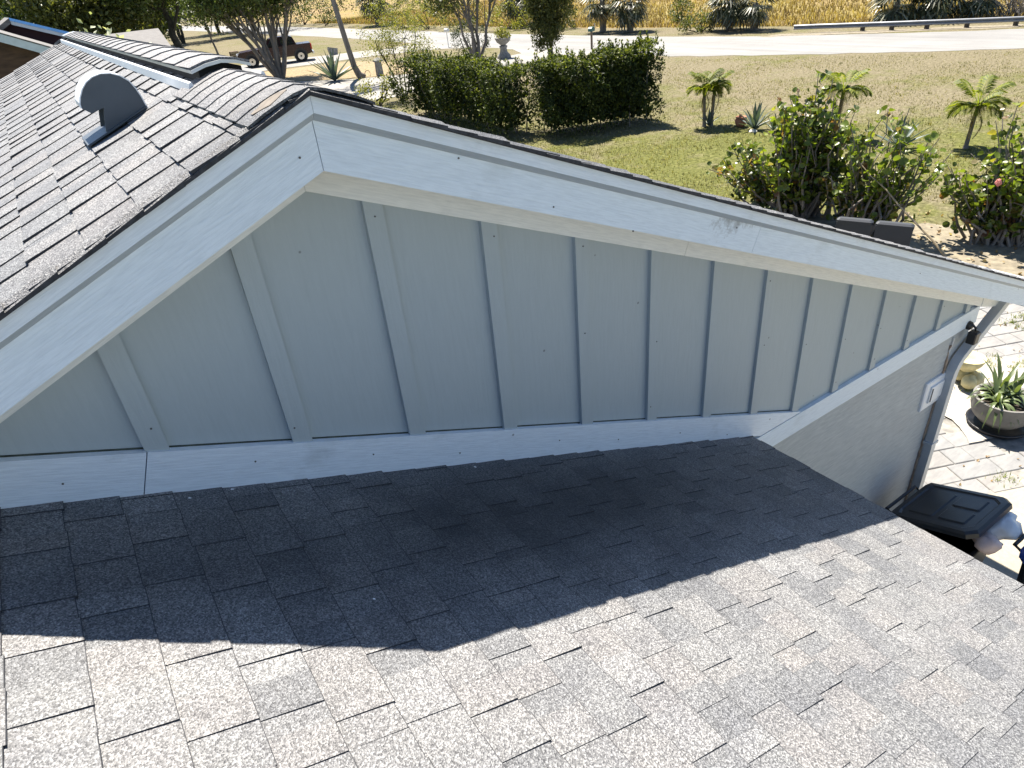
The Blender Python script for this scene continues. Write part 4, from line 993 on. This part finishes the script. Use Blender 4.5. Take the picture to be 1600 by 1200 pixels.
broad_tree('roadside_tree', 'open tree with five grey stems beside the pale driveway', (21.4,34.7,GZ), ((-1.3,.2),(-.7,-.3),(-.15,.1),(.3,-.1),(1.5,.1)), 6.0,
           [((-.6,0,4.6),(2.0,1.6,1.2)),((1.3,.2,4.5),(1.3,1.2,.9)),((0,0,5.9),(2.4,1.8,1.2)),((-1.8,0,3.6),(.9,.8,.6))], 46, 34, .17, 'lf_olive', 'bark', 55, cr=.3, trunk_r=.12, shell=.6)
# dense upright shrub tree
broad_tree('upright_shrub', 'dense upright olive green shrub widening upwards behind the hedge', (23.0,29.9,GZ), ((-.3,0),(.2,.1),(.0,-.2),(.45,0)), 4.6,
           [((-.2,0,1.9),(.75,.7,.9)),((.2,0,2.9),(1.15,1.0,1.0)),((.55,0,3.9),(1.35,1.2,1.2)),((-.3,0,3.4),(.9,.9,.9))], 90, 42, .14, 'lf_olive', 'bark', 56, cr=.16, cat='shrub', trunk_r=.06, shell=.5)
broad_tree('feathery_tree', 'small feathery yellow green tree in front of the driveway', (14.0,29.4,GZ), ((-.9,.3),(-.2,.2),(.9,-.2),(.4,-.1)), 4.0,
           [((-.5,0,3.2),(1.3,1.0,1.1)),((.4,0,2.5),(1.15,.9,.9)),((-.9,0,2.3),(.9,.8,.7)),((1.2,0,1.7),(.8,.7,.6))], 40, 30, .10, 'lf_yellow', 'bark_dark', 57, cr=.16, asp=.35, trunk_r=.045, shell=.35)
# leaning palm trunk with its crown above the picture
t = thing('leaning_palm', 'tall bare leaning palm trunk beside the pale driveway', 'palm', (15.85,38.6,GZ))
part('trunk', *tube([(0,0,0),(-.22,.0,.22),(-.42,0,.7),(-.62,0,2.0),(-.85,.1,4.0),(-1.0,.1,6.5),(-1.05,.1,9.0)], [.26,.20,.165,.15,.14,.13,.12], 10), 'bark', t, smooth=True)
bigf = mdata('frond', *pinnate(2.4, 18, .75, .55, .75, .05), 'lf_sabal')
for i in range(16): place(bigf, t, (-1.05, .1, 8.9), i*2.4, random.uniform(-.3, .5), random.uniform(.85, 1.1), 'frond')
# cabbage palms and scrub across the road
def fan(n, L, spread):
    v = []; f = []
    v += [(0,-.02,0),(0,.02,0),(.42*L,.015,.02),(.42*L,-.015,.02)]; f.append((0,1,2,3))
    for i in range(n):
        a = spread*(i/(n-1)-.5); p = np.array([.40*L, 0, .02]); d = np.array([math.cos(a), math.sin(a), -.10]); l_ = L*.6*random.uniform(.85, 1.1); w_ = np.array([-d[1], d[0], 0])*.030*L
        m_ = p+d*l_*.5; e = p+d*l_+np.array([0, 0, -.30*l_]); k = len(v); v += [tuple(p), tuple(m_+w_), tuple(e), tuple(m_-w_)]; f.append((k, k+1, k+2, k+3))
    return v, f
FAN = [mdata('frond', *fan(15, 1.7, 3.6), 'lf_sabal') for _ in range(3)]; FAND = mdata('frond', *fan(11, 1.6, 2.6), 'lf_dry')
def sabal(label, loc, trunk_h, n, s, seed, group='cabbage palms across the road', low=True):
    r = random.Random(seed); t = thing('cabbage_palm', label, 'palm', loc, 0, group)
    part('trunk', *tube([(0,0,0),(.05,.0,trunk_h*.5),(0,.05,trunk_h)], [.24,.20,.18], 8), 'bark', t)
    for i in range(n):
        q = i/n; ry = -1.35+2.35*q+r.uniform(-.15, .15)
        place(FAN[i % 3], t, (0, 0, trunk_h+.1-.25*q), i*2.4+r.uniform(-.3, .3), ry, s*r.uniform(.85, 1.15), 'frond')
    for i in range(5 if low else 0): place(FAND, t, (0, 0, trunk_h-.2), i*1.3+r.uniform(-.3, .3), 1.25, s*.9, 'frond')
    return t
sabal('shaggy cabbage palm across the road right behind the green mailbox', (36.6,38.4,GZ), 1.9, 34, 1.1, 1)
sabal('cabbage palm with drooping fronds left of the mailbox palm', (36.3,41.0,GZ), 2.1, 28, 1.1, 2)
sabal('wide dark cabbage palm standing alone before the golden field', (38.4,31.0,GZ), 1.7, 40, 1.15, 3)
sabal('small cabbage palm leaning on the right of the lone dark palm', (38.6,29.2,GZ), 1.5, 22, .95, 4)
sabal('leftmost cabbage palm behind the guardrail', (42.8,22.6,GZ), 1.1, 34, 1.15, 5)
sabal('second cabbage palm from the left behind the guardrail', (43.9,21.0,GZ), 1.4, 34, 1.15, 6)
sabal('yellowing cabbage palm behind the guardrail near the dead brush', (45.4,19.4,GZ), 1.2, 32, 1.1, 7)
sabal('dark cabbage palm across the road behind the leaning trunk', (36.6,82.0,GZ), 3.0, 34, 1.6, 8)
sabal('cabbage palm at the top edge above the roadside tree', (38.5,55.0,GZ), 2.4, 34, 1.4, 9)
def bush(label, loc, r, n, lsize, leaf, seed, cat='bush', cr=.2, group=None, name='bush', sh=.7):
    rg = np.random.default_rng(seed); t = thing(name, label, cat, loc, 0, group)
    p, q = clumps((0,0,r[2]*.62), (r[0], r[1], r[2]*.62), n, 34, cr, rg, sh); p = p[p[:,2] > .02]
    v, f = leaves(p, lsize, .5, .4, rg); part('crown', v, f, leaf, t)
    mb = MB()
    for i in range(5): mb.add(*tube(wander((rg.normal()*.1, rg.normal()*.1, 0), q[i], 3, .08, rg), [.05,.04,.03,.015], 5))
    mb.build('trunk', 'bark_dark', t); return t
G1 = 'scrub across the road'
for i, (px, py, r, leaf, lab) in enumerate((
    (430,38,(4.2,3,5.5),'lf_oak','green scrub bush across the road above the pickup tailgate'),
    (475,39,(4.0,3,6.0),'lf_dark','dark scrub bush across the road left of the leaning trunk'),
    (510,40,(3.6,3,5.0),'lf_oak','mid green scrub bush across the road behind the leaning trunk'),
    (590,36,(4.2,3,5.5),'lf_dark','black green scrub mass across the road right of the leaning trunk'),
    (640,44,(2.6,2,2.2),'lf_olive','low olive weeds across the road behind the feathery tree'),
    (668,46,(2.4,2,2.0),'lf_yellow','low yellowish weeds across the road beside the white mailbox'),
    (720,46,(2.4,2,2.6),'lf_olive','weedy bush across the road behind the roadside tree'),
    (800,46,(2.2,2,1.8),'lf_yellow','yellow scrub across the road right of the roadside tree'),
    (1062,38,(.8,.8,1.5),'lf_oak','young green sapling alone at the golden field edge'),
    (1092,50,(1.4,1.0,.8),'lf_olive','low weed patch left of the lone dark palm'),
    (880,46,(1.4,1.2,1.2),'lf_olive','low weeds across the road right of the upright shrub'))):
    bush(lab, base_at(px, py), r, int(16+r[0]*16), .24 if r[2] > 3 else .16, leaf, 60+i, 'bush', cr=.28 if r[2] > 3 else .18, group=G1)
# dead brush at the right end
rg = np.random.default_rng(5); mb = MB(); t = thing('dead_brush', 'tangle of bare grey branches behind the guardrail', 'brush', (46.0,17.4,GZ))
for i in range(70):
    a = rg.normal(size=3); a[2] = abs(a[2])*.6; e = np.array([rg.normal()*1.3, rg.normal()*1.0, rg.uniform(.5, 2.2)])
    mb.add(*tube(wander((rg.normal()*.5, rg.normal()*.5, 0), e, 4, .16, rg), [.035,.03,.022,.016,.008], 4))
mb.build('branches', 'bark_pale', t)['kind'] = 'stuff'
# trees at the far left
G2 = 'trees beyond the neighbour houses'
for i, (px, Y, h, rx, leaf, lab) in enumerate((
    (-25,120,17,7,'lf_olive','hazy pale tree at the top left corner'),
    (62,70,13,4.2,'lf_dark','dark tree behind the maroon gable'),
    (110,62,12,3.6,'lf_oak','green tree right of the dark tree behind the maroon gable'),
    (150,58,12,3.4,'lf_olive','feathery olive tree above the ridge vent'),
    (195,66,12,3.8,'lf_oak','bright green tree left of the grey shingle roof ridge'),
    (238,74,12,3.6,'lf_dark','dark tree above the right end of the grey shingle roof'),
    (20,95,15,6,'lf_oak','broad tree behind the peak of the maroon gable'),
    (285,98,13,5,'lf_dark','dark tree across the road at the far left bend'),
    (345,112,13,6,'lf_oak','green tree across the road beyond the ivy trunk'),
    (400,100,13,5.5,'lf_dark','tree across the road behind the spreading tree'))):
    p = at(px, 60, y=Y)
    broad_tree('far_tree', lab, (p[0], Y, GZ), ((-.5,.2),(.6,-.1)), h*.8, [((0,0,h*.62),(rx,rx*.8,h*.30)),((rx*.3,0,h*.35),(rx*.8,rx*.7,h*.18)),((-rx*.4,0,h*.42),(rx*.7,rx*.6,h*.22))], 70, 46, .34, leaf, 'bark_dark', 80+i, cr=.5, group=G2, trunk_r=.22)
# tree belt closing the horizon far beyond the marsh
mb = MB(); P = []
rg = np.random.default_rng(9)
for i in range(700):
    a = rg.uniform(-.95, 1.45); d = rg.uniform(300, 420); c = np.array([d*math.sin(a), d*math.cos(a), GZ+rg.uniform(1, 9)]); P.append(c+rg.normal(size=(40, 3))*np.array([5, 5, 2.2]))
v, f = leaves(np.concatenate(P), 1.9, .6, .3, rg); tag(part('far_woods', v, f, 'lf_oak'), 'distant belt of woods closing the horizon', 'woods', kind='stuff')
bush('pale variegated shrub peeping over the far end of the ridge', (at(140,55,y=16)[0], 16.0, GZ), (1.5,1.0,3.6), 60, .15, 'lf_pale', 97, 'shrub', cr=.22, name='pale_shrub')
bush('round clipped dark bush behind the roadside tree stems', base_at(738,92), (1.15,1.1,1.75), 70, .10, 'lf_dark', 98, 'shrub', cr=.12, name='round_bush', sh=.85)
bush('loose weedy growth beside the left hedge end', (12.2,28.4,GZ), (1.0,.9,.9), 26, .11, 'lf_yellow', 99, 'weeds', cr=.16, name='weedy_growth')

# golden marsh tufts and lawn blades
def blades(n, xf, h, wd, rng, mat, name, label, cat):
    x, y = xf(n); n = len(x); a = rng.uniform(0, 6.283, n); hh = h*rng.uniform(.5, 1.3, n); le = hh*rng.uniform(.2, .8, n)
    dx, dy = np.cos(a), np.sin(a); z = np.full(n, GZ)
    v = np.stack([np.stack([x-dy*wd, y+dx*wd, z], 1), np.stack([x+dy*wd, y-dx*wd, z], 1), np.stack([x+dx*le, y+dy*le, z+hh], 1)], 1).reshape(-1, 3)
    o = part(name, v, (np.arange(n)[:, None]*3+np.arange(3)).tolist(), mat); tag(o, label, cat, kind='stuff')
def lawn_xy(n):
    d = 10+26*RNG.uniform(0, 1, n)**1.3; a = RNG.uniform(rad(28), rad(82), n); x = CAM[0]+d*np.sin(a)*1.15; y = CAM[1]+d*np.cos(a)*1.15
    k = (0.889*x+.457*y < 35.6) & (x > 9.0) & ~((y > 29) & (x > 12)) & ~((x < 14) & (y < 7.6)) & ~((x < 12) & (y < 3))
    k &= np.sin(x*1.1+1)+np.sin(y*1.7)+np.sin(x*.6+y*.9) > -.9+RNG.normal(size=n)*.8
    return x[k], y[k]
blades(90000, lawn_xy, .06, .010, RNG, 'lf_grass', 'lawn_grass', 'short half dry grass blades of the open lawn', 'grass')
mb = MB(); rg = np.random.default_rng(77)
for i in range(420):
    xx, yy_ = lawn_xy(1)
    if len(xx): mb.add(*grass_tuft((xx[0], yy_[0], GZ), 14, .10, .07, rg))
mb.build('lawn_tufts', 'lf_grass')
tag(bpy.data.objects['lawn_tufts'], 'ranker grass tufts scattered over the lawn', 'grass', kind='stuff')
def marsh_xy(n):
    d = RNG.uniform(0, 1, n)**1.6*70; s = RNG.uniform(0, 1, n); i = s*90
    y = 10+s*95; x0 = np.interp(y, [10,13,20.5,27.5,36,45,60,97,140], [47,46.4,43.2,41,39.5,38.4,37.8,37.7,35]); return x0+d, y+RNG.normal(size=n)
blades(60000, marsh_xy, .32, .05, RNG, 'lf_field', 'marsh_grass', 'tall golden marsh grass beyond the road', 'grass')

# guardrail
G = thing('guardrail', 'galvanised guardrail on dark posts along the far road edge', 'guardrail', (40.0,19.5,GZ))
gp = [(37.6,25.6),(38.05,24.7),(39.7,20.6),(41.0,17.6),(42.4,14.6),(44.6,10.0),(48,3.5)]
rings = []
for i, (x, y) in enumerate(gp):
    a, b_ = np.array(gp[max(i-1, 0)]), np.array(gp[min(i+1, len(gp)-1)]); d = (b_-a)/np.linalg.norm(b_-a); nr = np.array([d[1], -d[0]])*(1 if d[1] < 0 else -1)
    prof = [(0,.20),(-.05,.235),(-.05,.28),(0,.325),(-.05,.37),(-.05,.415),(0,.45),(.03,.45),(.03,.20)]
    sgn = -1
    rings.append([(x-40.0+nr[0]*o_*sgn, y-19.5+nr[1]*o_*sgn, z) for o_, z in prof])
part('rail', *loft(rings), 'rail', G)
for px in (1356,1408,1467,1530,1597):
    p = at(px, 45, z=GZ+.1); x = np.interp(px, [1258,1440,1530,1600], [38.1,39.95,41.0,41.95]); y = np.interp(px, [1258,1440,1530,1600], [24.9,20.1,17.7,15.7])
    part('post', *boxv(x-40-.0+.06, x-40+.24, y-19.5-.09, y-19.5+.09, -.05, .36), 'rail_post', G)
# mailboxes, sign block, lamp column, urn
mx, my, _ = 29.0, 33.6, 0
t = thing('mailbox', 'green mailbox on a wooden post showing above the hedge', 'mailbox', (mx, my, GZ), rad(25))
part('post', *boxv(-.05,.05,-.05,.05,0,1.0), 'wood_post', t)
part('box', *loft([[(-.24,y,1.0),(.24,y,1.0),(.24,y,1.16),(.14,y,1.24),(-.14,y,1.24),(-.24,y,1.16)] for y in (-.12,.12)]), 'green_box', t)
part('flag', *boxv(.20,.23,-.14,-.125,1.2,1.42), 'white_metal', t)
t = thing('mailbox', 'white mailbox on a thin pole by the road left of the round bush', 'mailbox', base_at(701,74))
part('post', *tube([(0,0,0),(-.02,0,1.05)], .035, 8), 'white_metal', t)
part('box', *loft([[(-.11,y,1.05),(.11,y,1.05),(.11,y,1.2),(.06,y,1.27),(-.06,y,1.27),(-.11,y,1.2)] for y in (-.22,.22)]), 'white_metal', t)
t = thing('stone_column', 'short grey stone column by the driveway right of the leaning trunk', 'column', base_at(594,118))
part('shaft', *loft([[(-.17,-.17,0),(.17,-.17,0),(.17,.17,0),(-.17,.17,0)],[(-.15,-.15,.75),(.15,-.15,.75),(.15,.15,.75),(-.15,.15,.75)]]), 'concrete_old', t)
part('cap', *loft([[(-.22,-.22,.75),(.22,-.22,.75),(.22,.22,.75),(-.22,.22,.75)],[(-.22,-.22,.83),(.22,-.22,.83),(.22,.22,.83),(-.22,.22,.83)],[(-.08,-.08,.95),(.08,-.08,.95),(.08,.08,.95),(-.08,.08,.95)]]), 'concrete_old', t)
t = thing('marker_stone', 'dark grey stone marker on the grass edge right of the pickup', 'marker', base_at(522,86))
part('slab', *loft([[(-.32,-.12,0),(.28,-.12,0),(.28,.12,0),(-.32,.12,0)],[(-.42,-.1,.45),(.36,-.1,.45),(.36,.1,.45),(-.42,.1,.45)],[(-.38,-.1,.62),(.1,-.1,.50),(.1,.1,.50),(-.38,.1,.62)]]), 'concrete_old', t)
t = thing('urn_planter', 'weathered grey stone urn on a pedestal right of the roadside tree', 'urn', base_at(788,91))
part('pedestal', *lathe([(.40,0),(.44,.05),(.40,.18),(.24,.34),(.20,.55),(.26,.66),(.24,.70)], 16), 'concrete_old', t, smooth=True)
part('bowl', *lathe([(.14,.70),(.18,.76),(.40,.92),(.48,1.10),(.52,1.14),(.46,1.15),(.40,1.05),(.05,1.0)], 18), 'concrete_old', t, smooth=True)
p, q = clumps((0,0,1.35), (.45,.45,.32), 30, 22, .08, RNG); v, f = leaves(p, .16, .3, .2); part('plant', v, f, 'lf_yellow', t)
v, f = MB().add(*tube([(-.28,0,0),(-.28,0,.3),(-.14,0,.48),(.0,0,.5),(.14,0,.48),(.28,0,.3),(.28,0,0)], .035, 6)).v[0], tube([(-.28,0,0),(-.28,0,.3),(-.14,0,.48),(.0,0,.5),(.14,0,.48),(.28,0,.3),(.28,0,0)], .035, 6)[1]
o = part('metal_hoop', v*.6, f, 'wood_post'); o.location = base_at(575,119); tag(o, 'small rusty hoop stuck in the verge right of the leaning trunk', 'hoop')

# pickup in the neighbour's drive
A, B = np.array(base_at(404,105.5)), np.array(base_at(466,97.5))      # near-side wheels: front, rear
d = (B-A)[:2]; ang = math.atan2(d[1], d[0])
wb = 3.55; mid = (A+B)/2
tr = thing('pickup_truck', 'dark maroon pickup truck parked in the neighbour driveway behind the tree', 'truck', (mid[0], mid[1], GZ+.016), ang)
# local x runs from front axle (-) to rear axle (+); camera side is -y
def body_ring(y, k=1.0):
    return [(-2.75,y,.45),(-2.72,y,.85),(-2.55,y,1.06),(-1.35,y,1.14),(-.75,y,1.17),(-.72,y,1.17),(1.0,y,1.17),(1.02,y,1.20),(2.62,y,1.20),(2.66,y,.55),(2.2,y,.45),(-2.2,y,.42)]
part('body', *loft([body_ring(-.02), [(p[0], .06, p[2]) for p in body_ring(0)], [(p[0], 1.74, p[2]) for p in body_ring(0)], body_ring(1.82)]), 'maroon', tr)
cabp = [(-.85,1.165),(-.25,1.72),(.05,1.80),(1.15,1.80),(1.42,1.70),(1.62,1.195)]
part('cab', *loft([[(x, .06+.16*max(0, (z-1.165)/.63), z) for x, z in cabp], [(x, 1.74-.16*max(0, (z-1.165)/.63), z) for x, z in cabp]]), 'maroon', tr)
part('side_window', *loft([[(-.55,.075,1.22),(.38,.075,1.22),(.38,.195,1.70),(-.14,.195,1.70)],[(-.55,.055,1.22),(.38,.055,1.22),(.38,.175,1.70),(-.14,.175,1.70)]]), 'glass', tr)
part('side_window', *loft([[(.48,.075,1.22),(1.42,.075,1.22),(1.28,.195,1.70),(.48,.195,1.70)],[(.48,.055,1.22),(1.42,.055,1.22),(1.28,.175,1.70),(.48,.175,1.70)]]), 'glass', tr)
part('windscreen', *loft([[(-.84,.20,1.20),(-.84,1.60,1.20),(-.27,1.50,1.72),(-.27,.30,1.72)],[(-.88,.20,1.20),(-.88,1.60,1.20),(-.31,1.50,1.72),(-.31,.30,1.72)]]), 'glass', tr)
part('bumper', *bev_box(-2.86,-2.66,.05,1.75,.42,.62,.03), 'chrome', tr); part('bumper', *bev_box(2.64,2.80,.05,1.75,.45,.62,.03), 'chrome', tr)
part('grille', *bev_box(-2.79,-2.70,.45,1.35,.66,.96,.01), 'chrome', tr)
for y in (.06, 1.44): part('headlight', *bev_box(-2.78,-2.60,y,y+.32,.70,.95,.02), 'chrome', tr)
for y in (.0, 1.60): part('tail_light', *bev_box(2.58,2.685,y-.03,y+.20,.78,1.16,.02), 'red_lamp', tr)
for x in (-wb/2, wb/2):
    for y in (-.06, 1.58):
        wv, wf = tube([(x,y,.40),(x,y+.04,.40),(x,y+.24,.40),(x,y+.28,.40)], [.34,.40,.40,.34], 24); wh = part('wheel', wv, wf, 'tyre', tr)
        rv_, rf = tube([(x,y-.015,.40),(x,y+.02,.40)], [.235,.26], 20); part('rim', rv_, rf, 'chrome', wh)
        hv, hf = tube([(x,y-.03,.40),(x,y,.40)], .07, 10); part('hub', hv, hf, 'black', wh)
    mbv, mbf = tube([(x,-.025,.44),(x,.1,.44)], .50, 24); part('wheel_arch', mbv, mbf, 'black', tr)
t = thing('brown_crate', 'brown timber crate standing at the front of the pickup', 'crate', (base_at(374,97)[0], base_at(374,97)[1]+1.0, GZ))
part('crate_body', *boxv(-.30,.30,-.3,.3,.05,.75), 'brown_wall', t)
for i in range(4): part('slat', *boxv(-.34,.34,-.33,-.302,.08+i*.17,.21+i*.17), 'twig', t)

# ================================================================== NEIGHBOUR BUILDINGS AT THE LEFT
Y1 = 17.0
def ny(px, py, y): p = at(px, py, y=y); return (p[0], p[2])
nb = thing('neighbour_house', 'brown neighbour house with pale rake board beyond the ridge', 'house', (-3, 20, GZ))
fa, fb = ny(-40, 48, Y1), ny(75, 80, Y1)
sl2 = (fb[1]-fa[1])/(fb[0]-fa[0])
F = lambda x: fa[1]+sl2*(x-fa[0])
xr, xe2 = -2.6, 3.4
part('wall', *prism([(xr-3, GZ-.1), (xe2-.5, GZ-.1), (xe2-.5, F(xe2-.5)-.05), (xr, F(xr)-.05), (xr-3, F(xr)-.05+3*sl2)], Y1+.3, Y1+.5), 'brown_wall', nb, world=True)
h_ = .17
part('rake_board', *prism([(xr, F(xr)-h_/2), (xe2, F(xe2)-h_/2), (xe2, F(xe2)+h_/2), (xr, F(xr)+h_/2)], Y1-.02, Y1+.02), 'grey_trim', nb, world=True)
part('roof', *hexa([(xr,Y1-.03,F(xr)+h_/2+.004),(xe2+.1,Y1-.03,F(xe2+.1)+h_/2+.004),(xe2+.1,Y1+9,F(xe2+.1)+h_/2+.004),(xr,Y1+9,F(xr)+h_/2+.004)], [(xr,Y1-.03,F(xr)+h_/2+.03),(xe2+.1,Y1-.03,F(xe2+.1)+h_/2+.03),(xe2+.1,Y1+9,F(xe2+.1)+h_/2+.03),(xr,Y1+9,F(xr)+h_/2+.03)]), 'far_shingle', nb, world=True)
part('roof_slope', *hexa([(xr-4,Y1-.03,F(xr)+4*sl2),(xr-.001,Y1-.03,F(xr)+.05),(xr-.001,Y1+9,F(xr)+.05),(xr-4,Y1+9,F(xr)+4*sl2)], [(xr-4,Y1-.03,F(xr)+4*sl2+.05),(xr-.001,Y1-.03,F(xr)+.115),(xr-.001,Y1+9,F(xr)+.115),(xr-4,Y1+9,F(xr)+4*sl2+.05)]), 'far_shingle', nb, world=True)
Y2 = 21.5
pk = ny(15, 31, Y2); ra = ny(108, 53, Y2); s3 = (ra[1]-pk[1])/(ra[0]-pk[0]); xr2 = 3.6
Q = lambda x: pk[1]+s3*(x-pk[0]); la = ny(-12, 53, Y2); s4 = (pk[1]-la[1])/(pk[0]-la[0])
nm = thing('maroon_gable_house', 'maroon gabled building with blue metal roof edge behind the brown house', 'house', (1, 24, GZ))
part('wall', *prism([(pk[0]-2.5, GZ-.1), (xr2-.2, GZ-.1), (xr2-.2, Q(xr2-.2)-.05), (pk[0], pk[1]-.05), (pk[0]-2.5, pk[1]-2.5*s4-.05)], Y2+.25, Y2+.4), 'maroon_wall', nm, world=True)
part('roof', *prism([(pk[0], pk[1]-.02), (xr2, Q(xr2)-.02), (xr2, Q(xr2)+.05), (pk[0], pk[1]+.05)], Y2-.02, Y2+8), 'blue_metal', nm, world=True)
part('rake_board', *prism([(pk[0], pk[1]-.11), (xr2, Q(xr2)-.11), (xr2, Q(xr2)-.022), (pk[0], pk[1]-.022)], Y2, Y2+.04), 'grey_trim', nm, world=True)
part('roof_slope', *prism([(pk[0]-2.8, pk[1]-2.8*s4-.08), (pk[0]-.002, pk[1]-.08), (pk[0]-.002, pk[1]+.04), (pk[0]-2.8, pk[1]-2.8*s4+.04)], Y2-.02, Y2+8), 'far_shingle', nm, world=True)
# grey hipped roof right of it
Y3 = 30.0; r0, r1 = at(150, 54, y=Y3), at(247, 44, y=Y3); e1 = at(276, 84, y=Y3-4.0)
ng = thing('grey_roof_house', 'building with plain grey shingle roof seen over the ridge vent', 'house', (r1[0]-3, Y3, GZ))
zr_ = r1[2]; ze = e1[2]; xL = r1[0]-6.5
part('roof', *hexa([(xL,Y3-4,ze-.06),(e1[0],Y3-4,ze-.06),(r1[0],Y3,zr_-.06),(xL,Y3,zr_-.06)], [(xL,Y3-4,ze),(e1[0],Y3-4,ze),(r1[0],Y3,zr_),(xL,Y3,zr_)]), 'far_shingle', ng, world=True)
part('roof_slope', *hexa([(xL,Y3+.001,zr_-.06),(r1[0],Y3+.001,zr_-.06),(e1[0],Y3+4,ze-.06),(xL,Y3+4,ze-.06)], [(xL,Y3+.001,zr_),(r1[0],Y3+.001,zr_),(e1[0],Y3+4,ze),(xL,Y3+4,ze)]), 'far_shingle', ng, world=True)
part('roof_end', [(e1[0],Y3-4,ze-.002),(e1[0],Y3+4,ze-.002),(r1[0],Y3,zr_-.002)], [(0,1,2)], 'far_shingle', ng, world=True)
part('wall', *boxv(xL+.3, e1[0]-.4, Y3-3.6, Y3+3.6, GZ-.1, ze-.065), 'brown_wall', ng, world=True)
